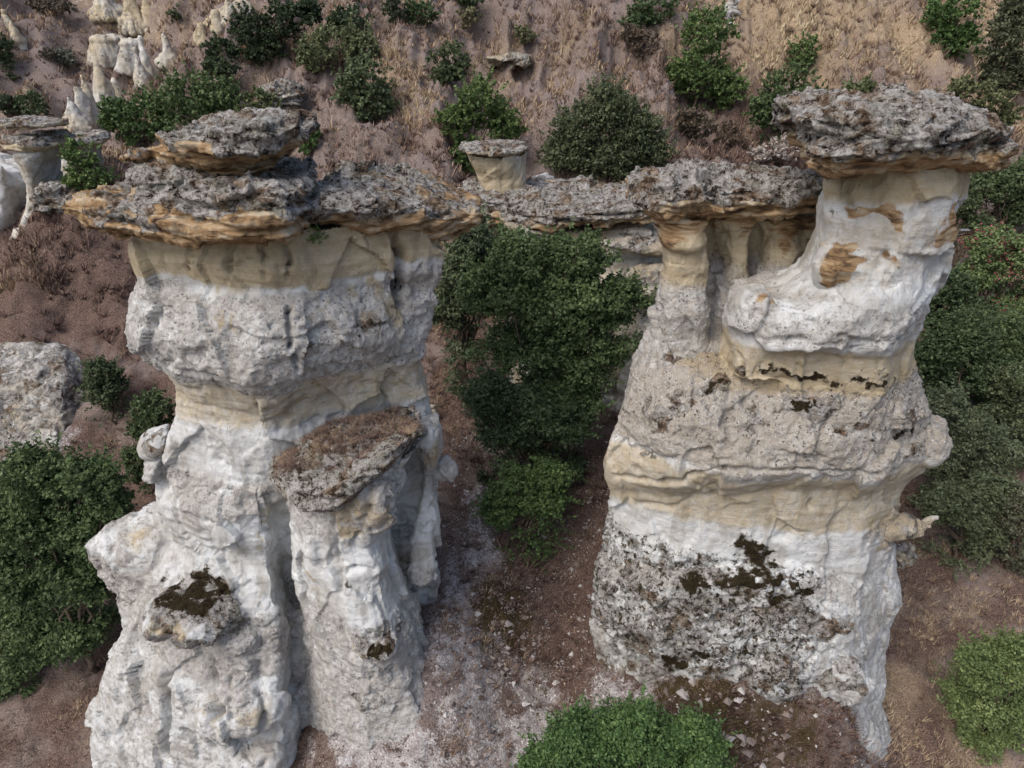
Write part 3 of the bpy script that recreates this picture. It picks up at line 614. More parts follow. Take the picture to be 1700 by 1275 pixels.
horn = col([(480, 1355, 1440, 11.6, .2), (440, 1350, 1450, 11.5, .4), (410, 1365, 1440, 11.6, .3), (395, 1380, 1430, 11.8, .1)])[::-1]
beak = [ring([(1440, 862, 11.9), (1445, 868, 11.6), (1450, 872, 11.4), (1455, 872, 11.4), (1460, 862, 11.9)], 12.3)]
beakb = blob(1478, 873, 11.7, .52, .3, .2, -.1, .05); beakc = [q for q in blob(1508, 872, 11.75, .52, .26, .15, -.1, .12)]; beakd = blob(1540, 862, 11.8, .28, .15, .07, -.1, .35)
hump = blob(1530, 730, 12.0, .38, .6, .5)
def p_right(v, nr, at):
    z = zof
    lf = sst(3.0, 2.2, v[:, 0])
    at['tan'][:] = .9*band(v, z(335, 11.4), 19)+.35*band(v, z(480, 11), z(340, 11.3), .3)+.75*band(v, z(655, 11.0), z(585, 11.1), .1)+.66*band(v, z(880, 11.1), z(796, 10.8), .12)
    at['tan'] += .42*band(v, z(800, 10.6), z(640, 11), .15)
    at['gravel'][:] = (.66*band(v, z(797, 10.7), z(650, 11.0), .1)+.5*band(v, z(580, 10.9), z(515, 11), .1)+.42*band(v, 0, z(960, 10.8), .2))
    at['gravel'] += .3*sst(.3, .8, nr[:, 2])
    at['lichen'][:] = .44*band(v, 0, z(975, 10.6), .25)*sst(7.0, 5.9, v[:, 0])+.16*band(v, z(780, 10.7), z(640, 11), .15)
    at['moss'][:] = .40*band(v, z(1130, 10.4), z(950, 10.6), .2)*sst(7.0, 6.0, v[:, 0])+.24*band(v, z(770, 10.7), z(640, 11), .15)
    for a in [(q[0], q[1], q[2], q[3]*1.25, q[4]*1.3, min(1.1, q[5]*1.15)) if q[0] != 'ochre' else q for q in [('lichen', 1175, 640, .35, .5, .85), ('moss', 1180, 640, .16, .5, .8), ('lichen', 1115, 655, .22, .18, .8), ('moss', 1320, 640, .5, .08, .85), ('moss', 1260, 632, .15, .05, .7),
              ('moss', 1365, 650, .15, .12, .7), ('moss', 1315, 690, .25, .07, .8), ('lichen', 1340, 690, .5, .25, .66), ('moss', 1450, 635, .35, .08, .62), ('lichen', 1080, 700, .3, .4, .6), ('lichen', 1060, 780, .3, .2, .7),
              ('moss', 1470, 650, .25, .08, .66), ('lichen', 1420, 720, .5, .2, .6), ('lichen', 1520, 700, .3, .15, .85), ('moss', 1520, 735, .2, .1, .8), ('lichen', 1530, 760, .25, .12, .8), ('lichen', 1250, 700, .3, .2, .6),
              ('moss', 1235, 925, .38, .2, .95), ('moss', 1150, 970, .32, .12, .9), ('moss', 1130, 980, .2, .12, .9), ('moss', 1220, 975, .55, .12, .95), ('moss', 1270, 975, .5, .1, .9), ('moss', 1335, 965, .18, .08, .9),
              ('moss', 1355, 990, .18, .08, .9), ('moss', 1310, 1010, .3, .22, .8), ('moss', 1110, 1115, .35, .16, .95), ('moss', 1150, 1100, .25, .12, .9), ('lichen', 1320, 1030, .7, .3, .9), ('lichen', 1380, 1050, .6, .25, .85),
              ('lichen', 1100, 1020, .7, .4, .85), ('lichen', 1040, 1080, .5, .4, .8), ('lichen', 1210, 1000, .5, .25, .8), ('lichen', 1420, 1100, .4, .2, .7), ('lichen', 1290, 1100, .5, .3, .85), ('moss', 1230, 1100, .12, .06, .9),
              ('lichen', 1170, 940, .4, .15, .75), ('lichen', 1300, 930, .3, .15, .75), ('ochre', 1445, 370, .6, .16, 1.2), ('ochre', 1400, 425, .7, .32, 1.35), ('ochre', 1596, 387, .7, .3, 1.2), ('ochre', 1615, 385, .5, .3, 1.2), ('tan', 1480, 870, .6, .3, 1.1), ('tan', 1530, 868, .7, .4, 1.1), ('gravel', 1500, 868, .8, .4, .9), ('ochre', 1275, 487, .3, .1, .8), ('ochre', 1380, 395, .2, .15, .5),
              ('gravel', 1130, 700, .8, .7, .9), ('tan', 1230, 460, .3, .1, .5), ('gravel', 1250, 520, .3, .3, .8), ('lichen', 1520, 875, .5, .12, .6), ('lichen', 1380, 1150, .5, .2, .85), ('moss', 1350, 1000, .15, .1, .8), ('white_', 0, 0, 0, 0, 0)][:-1]]:
        patch(v, at, *a)
    at['lichen'] *= 1-.8*band(v, z(930, 11), z(800, 10.9), .05)*(v[:, 0] < 6.5)
crr = [([(1218, 566), (1300, 578), (1380, 582), (1400, 572), (1470, 580), (1515, 566)], .045, .09), ([(1012, 803), (1080, 815), (1130, 808), (1190, 790), (1330, 797), (1450, 800), (1520, 785)], .06, .14),
       ([(1370, 700), (1366, 760), (1368, 810), (1360, 855)], .045, .12), ([(1318, 575), (1316, 620), (1318, 650)], .04, .08), ([(1400, 575), (1402, 620)], .04, .06),
       ([(1040, 850), (1100, 855), (1160, 835), (1250, 832)], .06, .08), ([(1335, 1080), (1335, 1130), (1345, 1170)], .07, .2), ([(1455, 430), (1465, 470), (1462, 500)], .04, .05), ([(1230, 660), (1210, 600)], .06, .14),
       ([(1200, 640), (1195, 700)], .08, .12), ([(1395, 320), (1400, 345)], .05, .15), ([(1340, 1070), (1290, 1060), (1240, 1080), (1200, 1110)], .06, .12), ([(1040, 740), (1020, 700)], .06, .1)]
build_rock('column', [NK, step, M, B, lobe, lobe2, finger1, finger2, nub, horn, beakb, beakc, beakd, hump], .036, right, 4, d_column(.8), p_right, crr)
RC = [ring([(1352, 285, 12.2), (1400, 298, 10.9), (1480, 285, 11.0), (1580, 275, 11.2), (1640, 290, 12.2)], 13.6),
      ring([(1345, 268, 12.2), (1400, 285, 10.6), (1500, 268, 10.7), (1600, 268, 10.9), (1668, 275, 12.1)], 13.9),
      ring([(1338, 245, 12.2), (1400, 262, 10.5), (1500, 250, 10.5), (1610, 250, 10.8), (1690, 252, 12.0)], 14),
      ring([(1330, 225, 12.2), (1395, 235, 10.5), (1500, 226, 10.5), (1610, 228, 10.8), (1690, 235, 12.1)], 14.2),
      ring([(1320, 195, 12.2), (1390, 200, 10.6), (1490, 196, 10.6), (1590, 200, 10.9), (1660, 212, 12.2)], 14.3),
      ring([(1318, 176, 12.4), (1390, 178, 11.0), (1490, 174, 10.9), (1575, 176, 11.2), (1628, 182, 12.4)], 14.3),
      ring([(1360, 162, 12.8), (1400, 160, 11.8), (1480, 156, 11.7), (1550, 158, 12.0), (1600, 164, 12.8)], 14.0)]
def p_rc(v, nr, at):
    n = fbm(v*1.4, 3)
    z = v[:, 2]+.12*n; at['tan'][:] = .9
    at['lichen'][:] = 1.0*sst(zof(272, 10.7), zof(245, 10.6), z)*sst(-.9, -.5, nr[:, 2]+.3*n)+.45*sst(.2, .6, nr[:, 2])
    at['ochre'][:] = sst(zof(250, 10.6), zof(275, 10.6), z)
build_rock('capstone', [RC], .026, right, 2, d_cap(.8), p_rc)

# ------------------------------------------------------------------ twin columned rock behind
twin = empty('rock_arch', P(1180, 600, 13), 'low brown slab carried by several yellowish stone legs between the ravine and the leaning tower', 'rock arch')
c1 = col([(350, 1085, 1170, 13.0, .5), (385, 1092, 1162, 12.9, .45), (420, 1098, 1168, 12.9, .42), (460, 1092, 1172, 12.9, .45), (510, 1082, 1172, 12.8, .5), (545, 1088, 1166, 12.8, .45), (575, 1082, 1172, 12.8, .5), (640, 1045, 1212, 12.8, .6)])
c1b = col([(385, 1092, 1165, 12.9, .5), (400, 1092, 1166, 12.85, .52), (412, 1100, 1160, 12.9, .4)])
c2 = col([(350, 1178, 1262, 13.5, .4), (390, 1190, 1248, 13.5, .35), (430, 1205, 1240, 13.4, .3), (480, 1195, 1246, 13.4, .35), (540, 1172, 1240, 13.4, .4), (600, 1165, 1240, 13.2, .5)])
bk = col([(355, 1160, 1345, 14.3, .4), (450, 1160, 1340, 14.3, .45), (600, 1140, 1340, 14.2, .5)])
c3 = col([(360, 1250, 1340, 13.9, .4), (385, 1262, 1325, 13.8, .35), (430, 1262, 1330, 13.7, .4), (490, 1240, 1320, 13.6, .45), (540, 1230, 1320, 13.5, .5)])
c4 = col([(355, 1300, 1362, 13.9, .3), (400, 1310, 1358, 13.9, .25), (450, 1310, 1335, 13.9, .2), (520, 1290, 1340, 13.9, .3)])
foot1 = col([(560, 1075, 1215, 13.0, .5), (600, 1058, 1216, 12.9, .7), (680, 1030, 1220, 12.9, .8), (800, 1010, 1230, 12.9, .8)])
def p_tw(v, nr, at):
    n = .3*fbm(v*1.2, 2)
    at['tan'][:] = .9*sst(zof(470, 13.2), zof(420, 13.2), v[:, 2]+n)+.3
    at['ochre'][:] = .95*sst(zof(400, 13.4), zof(365, 13.4), v[:, 2]+n)
    at['gravel'][:] = .62*sst(zof(410, 13), zof(470, 13), v[:, 2]+n)+.3*sst(.3, .8, nr[:, 2])
    for a in [('ochre', 1320, 400, .4, .5, .9), ('ochre', 1130, 395, .4, .15, .6), ('lichen', 1100, 610, .3, .2, .6), ('ochre', 1240, 405, .15, .3, .7)]: patch(v, at, *a)
build_rock('column', [c1, c1b, c2, bk, c3, c4, foot1], .034, twin, 3, d_column(.7), p_tw)
TC = [ring([(1085, 362, 13.0), (1120, 370, 12.5), (1180, 366, 12.9), (1260, 368, 13.2), (1340, 352, 13.7)], 15),
      ring([(1062, 345, 13.1), (1115, 360, 12.2), (1190, 352, 12.5), (1275, 362, 12.8), (1366, 350, 13.5)], 15.1),
      ring([(1048, 322, 13.2), (1110, 335, 12.1), (1190, 330, 12.3), (1275, 338, 12.7), (1370, 330, 13.4)], 15.2),
      ring([(1050, 305, 13.4), (1110, 310, 12.3), (1190, 306, 12.5), (1275, 312, 12.9), (1368, 312, 13.5)], 15.3),
      ring([(1075, 292, 13.8), (1120, 294, 13.0), (1190, 292, 13.0), (1275, 298, 13.4), (1362, 300, 13.9)], 15.3)]
def p_tc(v, nr, at):
    p_cap(.9, .95, zof(342, 12.5))(v, nr, at)
    at['ochre'] = np.maximum(at['ochre'], .45*sst(.0, .5, fbm(v*2.1+3, 3)))
build_rock('slab', [TC], .028, twin, 2, d_cap(1.1), p_tc)

# ------------------------------------------------------------------ ledge across the ravine
ledge = empty('rock_ledge', P(950, 420, 21), 'long low ledge with a lichened slab top closing the ravine behind the central tree', 'rock ledge')
def p_wall(v, nr, at):
    at['tan'][:] = .55+.5*fbm(v*.8, 2); at['gravel'][:] = .3+.4*sst(.3, .8, nr[:, 2]); at['ochre'][:] = .6*sst(zof(395, 18.5), zof(375, 18.5), v[:, 2]+.1*fbm(v*2, 2))
    patch(v, at, 'lichen', 1040, 405, 1.1, .35, .75); patch(v, at, 'lichen', 1060, 470, .9, .5, .55)
WL = [ring([(838, 372, 21.5), (870, 385, 20.4), (920, 388, 20.8), (1010, 385, 20.6), (1095, 380, 20.4)], 23),
      ring([(838, 395, 21.5), (870, 402, 20.5), (920, 405, 20.9), (1010, 405, 20.7), (1100, 400, 20.4)], 23),
      ring([(838, 440, 21.5), (870, 440, 20.4), (920, 445, 20.7), (1010, 440, 20.5), (1105, 435, 20.2)], 23),
      ring([(838, 540, 21.5), (870, 540, 20.2), (920, 540, 20.4), (1010, 540, 20.1), (1110, 540, 19.7)], 23),
      ring([(838, 760, 21.5), (870, 760, 19.8), (920, 760, 20.0), (1010, 760, 19.7), (1110, 760, 19.2)], 23)]
build_rock('wall', [WL, blob(1055, 410, 20.1, 1.1, .5, .22, 0, -.1), blob(1080, 470, 19.8, 1.0, .6, .6)], .05, ledge, 3, d_column(1), p_wall)
WC = [ring([(735, 368, 22.3), (830, 379, 21.6), (920, 381, 20.6), (1010, 373, 20.3), (1090, 365, 20.2)], 24),
      ring([(735, 355, 22.3), (830, 373, 21.6), (920, 373, 20.4), (1010, 365, 20.1), (1098, 355, 20.1)], 24.3),
      ring([(735, 338, 22.3), (830, 353, 21.6), (920, 358, 20.4), (1010, 351, 20.1), (1095, 343, 20.1)], 24.5),
      ring([(750, 325, 22.3), (830, 335, 21.6), (920, 338, 21.1), (1010, 335, 20.9), (1080, 331, 21.0)], 24.5)]
build_rock('slab', [WC], .042, ledge, 2, d_cap(1), p_cap(.8, 1.1))

# ------------------------------------------------------------------ smaller rocks
def capped(name, label, cat, column, caps, vox=.05, tan=.8, group=None, och=.6, lic=1.0):
    D = column[-1][3]; e = empty(name, P((column[-1][1]+column[-1][2])/2, column[-1][0], D), label, cat, group)
    def pt(v, nr, at):
        at['tan'][:] = tan+.4*fbm(v*.7, 2); at['gravel'][:] = .25+.3*sst(.3, .8, nr[:, 2]); at['ochre'][:] = .3*fbm(v*1.5, 2)
    build_rock('column', [col(column)], vox, e, 2, d_column(.7), pt)
    for k, c in enumerate(caps): build_rock('slab', [col(c)], vox*.8, e, 1, d_cap(.6), p_cap(och, lic))
    return e
capped('rock_pinnacle', 'small cream stone post under a flat thin lid standing above the ravine ledge', 'rock pinnacle',
       [(252, 775, 872, 23.5, 0.96), (266, 782, 872, 23.5, 0.90), (290, 795, 872, 23.5, 0.78), (318, 800, 876, 23.5, 0.78), (345, 790, 885, 23.5, 0.84), (420, 780, 900, 23.5, 0.96)],
       [[(251, 772, 868, 23.5, 1.08), (245, 760, 876, 23.5, 1.20), (240, 762, 872, 23.5, 1.08)]], .04, .75)
capped('rock_pinnacle', 'grey layered pinnacle with tilted flat lid at the left edge, behind the broad tower', 'rock pinnacle',
       [(232, 40, 105, 27.3, 1.08), (250, 38, 102, 27.3, 1.22), (268, 48, 88, 27.3, 1.08), (300, 61, 88, 27.3, 1.0), (340, 56, 93, 27.3, 1.1), (400, 36, 101, 27.3, 1.4), (450, 19, 112, 27.3, 1.6)],
       [[(240, 22, 108, 27.3, 1.22), (230, 18, 108, 27.3, 1.35), (222, 24, 100, 27.3, 1.22)], [(210, 30, 100, 27.3, 1.08), (202, 10, 104, 27.3, 1.22), (196, 12, 70, 27.3, 0.81)]], .05, .4, None, .25)
capped('rock_pinnacle', 'squat block with a thin dark slab on top beside the green shrub on the left', 'rock pinnacle',
       [(236, 100, 165, 30.3, 0.94), (255, 98, 160, 30.3, 1.08), (290, 100, 165, 30.3, 1.22), (360, 80, 180, 30.3, 1.35)],
       [[(238, 96, 172, 30.3, 1.22), (230, 92, 176, 30.3, 1.35), (222, 100, 165, 30.3, 1.22)]], .05, .6, None, .3)
def bluff(name, label, cat, shells, vox, tan=.1, gra=.2, lic=0., amp=1.0, group=None, at_px=None):
    o = empty(name, at_px, label, cat, group)
    def pt(v, nr, at):
        at['tan'][:] = tan+.5*fbm(v*.4, 2); at['gravel'][:] = gra; at['lichen'][:] = lic+.3*fbm(v*.6, 2)+.35*lic*sst(.3, .8, nr[:, 2])
    build_rock('rock_face', shells, vox, o, 2, d_flute if amp == 'flute' else d_cap(1.1) if amp == 'crag' else d_column(amp), pt)
    return o
bluff('chalk_bank', 'steep bare white chalk bank low on the left slope above the dark trees', 'bank',
      [[ring([(-160, 545, 24.4), (-20, 540, 24.2), (50, 545, 24.1), (110, 552, 24.1), (146, 560, 24.2)], 26),
        ring([(-160, 570, 23), (-20, 568, 22.3), (50, 572, 22.2), (112, 580, 22.3), (148, 590, 22.9)], 26),
        ring([(-160, 640, 21.6), (-20, 640, 20.6), (45, 640, 20.5), (105, 645, 20.6), (142, 650, 21.5)], 26),
        ring([(-160, 760, 20), (-20, 760, 19.0), (40, 760, 18.9), (98, 760, 19.0), (132, 760, 20.0)], 26),
        ring([(-160, 900, 19), (-20, 900, 18), (40, 900, 17.7), (90, 900, 17.9), (120, 900, 19)], 26)]], .06, .4, .6, .42, .9, None, P(30, 760, 20))
bluff('chalk_outcrop', 'bare white rock cut off by the left edge below the layered pinnacle', 'outcrop',
      [[ring([(-90, 268, 28.5), (-60, 266, 28), (-20, 268, 27.8), (4, 275, 27.9), (18, 290, 28.5)], 31),
        ring([(-90, 300, 28.4), (-60, 300, 27.7), (-20, 300, 27.4), (8, 305, 27.6), (30, 312, 28.4)], 31),
        ring([(-90, 360, 28.2), (-60, 360, 27.4), (-20, 360, 27.1), (6, 365, 27.4), (28, 370, 28.2)], 31),
        ring([(-90, 450, 28), (-60, 450, 27.1), (-20, 450, 26.8), (0, 440, 27.2), (14, 430, 28)], 31)]], .08, .15, .2, 0, .8, None, P(0, 400, 28))
rg = random.Random(5)
def spire(l, r, top, bot, lean=0):
    """one pleated far pinnacle at its own ground distance"""
    g = hit((l+r)/2, bot); D = g[1]; out = []; ph = rg.uniform(0, 6); kf = rg.choice((4, 5, 6)); a = np.linspace(0, 2*np.pi, 72, endpoint=False)
    zt = zof(top, D); zb = zof(bot+14, D); R0 = (r-l)/2*axd(D, zb)/F*1.1; x0 = P((l+r)/2, bot, D)[0]
    for k in range(14):
        t = k/13; R = R0*(.05+.95*t**1.15)
        fl = 1-(.30*min(1, t*2.5))*np.abs(np.sin(kf*(a+ph)+.5*math.sin(3*t)))**.7-.08*np.abs(np.sin(2.3*kf*(a+ph)+1))
        out.append(np.stack([x0+R*fl*np.cos(a)+lean*R0*(1-t), D+R*fl*np.sin(a)*.9, np.full(72, zt+(zb-zt)*t)], 1))
    return out, g
def spires(label, items, group='far white pinnacles', tan=.15, blocks=()):
    sh = [spire(*a) for a in items]; g = sh[0][1]
    ex = []
    for (l, r, t, b), q in zip(items, sh): ex.append(blob((l+r)/2, b+2, q[1][1]+.3, (r-l)/F*q[1][1]*.5, .5, .45, 0, .1))
    for (l, r, t, b) in blocks:
        D = hit((l+r)/2, b)[1]; h = (r-l)/2/F*D
        ex.append(col([(t, l+3, r-3, D, h*.8), (t+4, l-2, r+2, D, h), (t+8, l+2, r-2, D, h*.9), ((t+b)/2, l, r, D, h), (b+10, l-3, r+3, D, h)]))
    bluff('white_pinnacle', label, 'pinnacle', [s[0] for s in sh]+ex, .085, tan+.45, .05, .2, 'flute', group, g)
spires('tall flat headed white outcrop in the far gully, widest of the far pinnacles', [(232, 262, 55, 125), (262, 300, 52, 100), (225, 245, 70, 130)], blocks=[(155, 202, 62, 100), (200, 232, 68, 112)])
spires('pointed fluted white cone rising above the round green shrub, far left', [(150, 220, 100, 205), (105, 150, 160, 205), (125, 165, 140, 205), (180, 218, 130, 175), (138, 175, 125, 205)])
spires('thin white chimney far up in the left corner', [(14, 42, 32, 70), (8, 26, 14, 50)])
spires('pale ribs of rock running up to the dark thicket at the top', [(325, 350, 35, 62), (345, 375, 15, 45), (365, 400, -10, 30), (385, 415, -8, 20)], tan=.35)
spires('white crest of rock on the top edge of the far gully', [(195, 250, -20, 42), (150, 205, -30, 20), (235, 260, -5, 30)], tan=.3)
def lump(label, px, py, w, h, lic=.55, tan=.5, D=None, cat='outcrop', name='rock_outcrop', v=.06):
    g = hit(px, py+h*.4) if D is None else P(px, py, D); D = g[1]; s = axd(D, g[2])/F
    bluff(name, label, cat, [blob(px, py, D+.3, w*s/2, w*s*.4, h*s*.5, .2, .1), blob(px-w*.22, py+h*.2, D, w*s*.3, w*s*.3, h*s*.4, .5, -.2), blob(px+w*.25, py+h*.12, D+.1, w*s*.3, w*s*.25, h*s*.36, .9, .3)], max(v*.7, s*1.1), tan, .45, lic, 'crag', None, g)
lump('dark brown crag in the dry grass between two shrubs above the stacked slabs', 468, 158, 74, 48, .8, .6)
lump('flat low shelf of brown rock on the hill above the small lidded post', 845, 98, 80, 15, .45, .6)
lump('pale rounded boulder lying just below the foot of the broad tower wall', 715, 675, 22, 16, .1, .3, 19.6, 'boulder', 'boulder', .04)
lump('yellow lichened stone tucked under the beak on the tower side', 1500, 915, 30, 55, .5, .8, 12.6, 'boulder', 'boulder', .04)
lump('whitish flat rock lying behind the long slab of the broad tower', 545, 318, 60, 16, .45, .3, 15.6)
lump('pale bare rock patch on the hill crest at the top', 1213, 22, 26, 44, .15, .5)
lump('grey rock rib on the dry slope above the ledge, right of the small lidded post', 897, 305, 56, 26, .35, .5, 25)
lump('brown lichened boulder perched on the soil slope left of the broad tower head', 92, 330, 70, 44, .8, .4, 26)

# ------------------------------------------------------------------ foliage
def leaf_material():
    n = N('leaves')
    oi = n.t.nodes.new('ShaderNodeObjectInfo'); tint = n.attr('tint')
    hv = n.t.nodes.new('ShaderNodeHueSaturation')
    n.link(oi.outputs['Color'], hv.inputs['Color'])
    n.link(n.math('ADD', n.math('MULTIPLY', tint, 1.1), .45), hv.inputs['Value'])
    n.link(n.math('ADD', .52, n.math('MULTIPLY', tint, -.04)), hv.inputs['Hue']); hv.inputs['Saturation'].default_value = .84
    n.link(hv.outputs[0], n.b.inputs['Base Color']); n.b.inputs['Roughness'].default_value = .6; n.b.inputs['Specular IOR Level'].default_value = .3
    tr = n.t.nodes.new('ShaderNodeBsdfTranslucent'); n.link(hv.outputs[0], tr.inputs[0])
    mx = n.t.nodes.new('ShaderNodeMixShader'); mx.inputs[0].default_value = .25
    n.link(n.b.outputs[0], mx.inputs[1]); n.link(tr.outputs[0], mx.inputs[2])
    n.link(mx.outputs[0], n.t.nodes['Material Output'].inputs['Surface'])
    return n.m
LEAF = leaf_material()
nb_ = N('bark'); nb_.link(nb_.ramp(nb_.noise(12, 4), [(.3, (.05, .035, .025)), (.7, (.18, .14, .11))]), nb_.b.inputs['Base Color']); BARK = nb_.m

def tube(a, b, ra, rb, n=6, seg=5, wig=.1, r=None):
    a = np.array(a, float); b = np.array(b, float); V = []; Fc = []
    ab = b-a; L = np.linalg.norm(ab); u = ab/L; e = np.cross(u, (0.31, .7, .2)); e /= np.linalg.norm(e); f = np.cross(u, e)
    w = r.normal(size=(seg+1, 3))*wig*L; w[0] = 0; w[-1] = 0
    for k in range(seg+1):
        t = k/seg; c = a+ab*t+w[k]; rr = ra+(rb-ra)*t
        for j in range(n):
            th = 2*math.pi*j/n; V.append(c+rr*(e*math.cos(th)+f*math.sin(th)))
    for k in range(seg):
        for j in range(n):
            p = k*n+j; q = k*n+(j+1) % n; Fc.append((p, q, q+n, p+n))
    return np.array(V), np.array(Fc)
_seed = [100]
LEAVES = [0]
def bush(label, blobs, D, color, leaf=.075, root=None, name='shrub', cat='shrub', group='green shrubs and trees of the valley', dens=1.0, depth=.85, gx=None, trunkh=None, up=.25, bare=False, flowers=None):
    """blobs: (px,py,rx_px,ry_px[,dD]) lobes of the crown at distance D; becomes thing > crown, trunk"""
    _seed[0] += 1; r = np.random.default_rng(_seed[0])
    LT = []; SUB = []
    for b in blobs:
        px, py, rx, ry = b[:4]; d = D+(b[4] if len(b) > 4 else 0)
        c = P(px, py, d); s = axd(d, c[2])/F; RX, RZ = rx*s, ry*s*1.02
        RY = (RX+RZ)/2*depth
        # clumps inside the lobe shell
        area = (RX*RZ+RX*RY+RY*RZ)/3*4*math.pi
        cr = max(.16, min(.55, .30*(RX+RZ)/2)); nc = int(np.clip(1.0*area/(cr*cr*1.6), 9, 130))
        q = r.normal(size=(nc, 3)); q /= np.linalg.norm(q, axis=1)[:, None]; q *= (r.uniform(.35, 1.0, nc)**.5)[:, None]*.9
        q += .13*r.normal(size=q.shape)
        cc = c+q*np.array((RX-cr*.4, RY-cr*.4, RZ-cr*.4))*(.86 if len(blobs) > 3 else .95); lt = r.normal()*.12; LT += [lt]*nc; rad = cr*(.42+.85*r.random(nc)**1.6)
        for k in range(nc): SUB.append((cc[k], rad[k]))
    lo = min(s[0][2]-s[1] for s in SUB); ax_ = np.mean([s[0] for s in SUB], 0); gg = float(H([ax_[0]], [ax_[1]])[0])
    if root is None and .15 < lo-gg < 3.0:
        wd = np.std([s[0][0] for s in SUB])*1.1
        for k in range(int(6+10*(lo-gg)*max(wd, .5))):
            SUB.append((np.array((ax_[0]+wd*r.uniform(-1, 1), ax_[1]+wd*.7*r.uniform(-1, 1), gg+.1+(lo-gg+.2)*r.random())), r.uniform(.2, .38)))
    cen = np.array([s[0] for s in SUB]); rad = np.array([s[1] for s in SUB])
    la = leaf*leaf*.5
    cnt = np.maximum(12, dens*.52*(4*np.pi*rad**2)/la).astype(int)
    idx = np.repeat(np.arange(len(cen)), cnt); n = len(idx)
    q = r.normal(size=(n, 3)); q /= np.linalg.norm(q, axis=1)[:, None]
    q[:, 2] = np.where(q[:, 2] < -.2, q[:, 2]*r.choice((-1, 1), n, p=(.6, .4)), q[:, 2])
    rr = r.uniform(.25, 1.0, n)**.5*(1+.3*r.normal(size=n)*(r.random(n) < .4))
    pos = cen[idx]+q*(rad[idx]*rr)[:, None]*np.array((1, 1, .8))
    nrm = q*.7+r.normal(size=(n, 3))*.55+np.array((0, 0, up)); nrm /= np.linalg.norm(nrm, axis=1)[:, None]
    t = np.cross(nrm, r.normal(size=(n, 3))); t /= np.linalg.norm(t, axis=1)[:, None]; bt = np.cross(nrm, t)
    sz = leaf*r.uniform(.55, 1.6, n)[:, None]
    V = np.stack([pos-t*sz*.62, pos+bt*sz*.36, pos+t*sz*.62, pos-bt*sz*.36], 1).reshape(-1, 3)
    Fc = np.arange(4*n).reshape(-1, 4)
    ctint = r.normal(size=len(cen))*.15; ctint[:len(LT)] += LT
    tint = np.clip(.5+ctint[idx]+.13*r.normal(size=n), 0.05, 1)
    # stray shoots beyond the clumps
    ns = len(cen)*6; ks = r.integers(0, len(cen), ns); dv = r.normal(size=(ns, 3)); dv[:, 2] = np.abs(dv[:, 2])*.9+.15; dv += .9*(cen[ks]-cen.mean(0))/(np.ptp(cen, axis=0)+.5)*2; dv /= np.linalg.norm(dv, axis=1)[:, None]
    mm = 12; ii = np.repeat(np.arange(ns), mm); tt = np.tile(np.linspace(.6, 1, mm), ns); ln = rad[ks]*(.9+1.5*r.random(ns)**2)
    sel = r.choice(n, min(n, ns*mm), replace=False); kk = len(sel)
    pos[sel] = (cen[ks[ii]]+dv[ii]*(ln[ii]*tt)[:, None]+.025*r.normal(size=(ns*mm, 3)))[:kk]
    V = np.stack([pos-t*sz*.62, pos+bt*sz*.36, pos+t*sz*.62, pos-bt*sz*.36], 1).reshape(-1, 3)
    lowest = pos[:, 2].min()
    bx = float(np.average(pos[:, 0])); by = float(np.average(pos[:, 1]))
    gz = float(H([bx], [by])[0]); 
    base = np.array((bx, by, min(gz-.1, lowest+.3))) if root is None else P(*root)
    o = empty(name, base, label, cat, group)
    cro = npmesh('crown', V, Fc, LEAF, o, dict(tint=np.repeat(tint, 4)), smooth=False); cro.color = (color[0]*1.68, color[1]*1.58, color[2]*1.25, 1)
    LEAVES[0] += n
    VV = []; FF = []; off = 0
    top = np.array((bx, by, np.average(pos[:, 2]))); tr = .03+.010*np.ptp(pos[:, 0])
    mid = base+(top-base)*.45
    segs = [(base-np.array((0, 0, .3)), mid, tr*1.5, tr)]
    for k in r.choice(len(cen), min(len(cen), 22), replace=False):
        segs.append((mid+(r.normal(size=3)*.05), cen[k], tr*.55, .008))
    for a, b, ra, rb in segs:
        v, f = tube(a, b, ra, rb, 5, 5, .05, r); VV.append(v); FF.append(f+off); off += len(v)
    npmesh('trunk', np.concatenate(VV), np.concatenate(FF), BARK, o)
    if flowers is not None:
        k = r.choice(n, flowers, replace=False); pf = pos[k]; m = len(k)*7
        pc = np.repeat(pf, 7, 0)+r.normal(size=(m, 3))*.10; nn = r.normal(size=(m, 3)); nn /= np.linalg.norm(nn, axis=1)[:, None]
        tt = np.cross(nn, r.normal(size=(m, 3))); tt /= np.linalg.norm(tt, axis=1)[:, None]; b2 = np.cross(nn, tt); z = .085
        VF = np.stack([pc-tt*z*.6, pc+b2*z*.4, pc+tt*z*.6, pc-b2*z*.4], 1).reshape(-1, 3)
        fo = npmesh('red_leaves', VF, np.arange(4*m).reshape(-1, 4), LEAF, o, dict(tint=np.full(4*m, .6)), smooth=False); fo.color = (.30, .03, .055, 1)
    return o
DK = (.040, .066, .028); MD = (.062, .10, .036); BR = (.07, .13, .03); GR = (.085, .11, .065); OL = (.10, .125, .05); BL = (.05, .078, .045); GY = (.13, .135, .10)
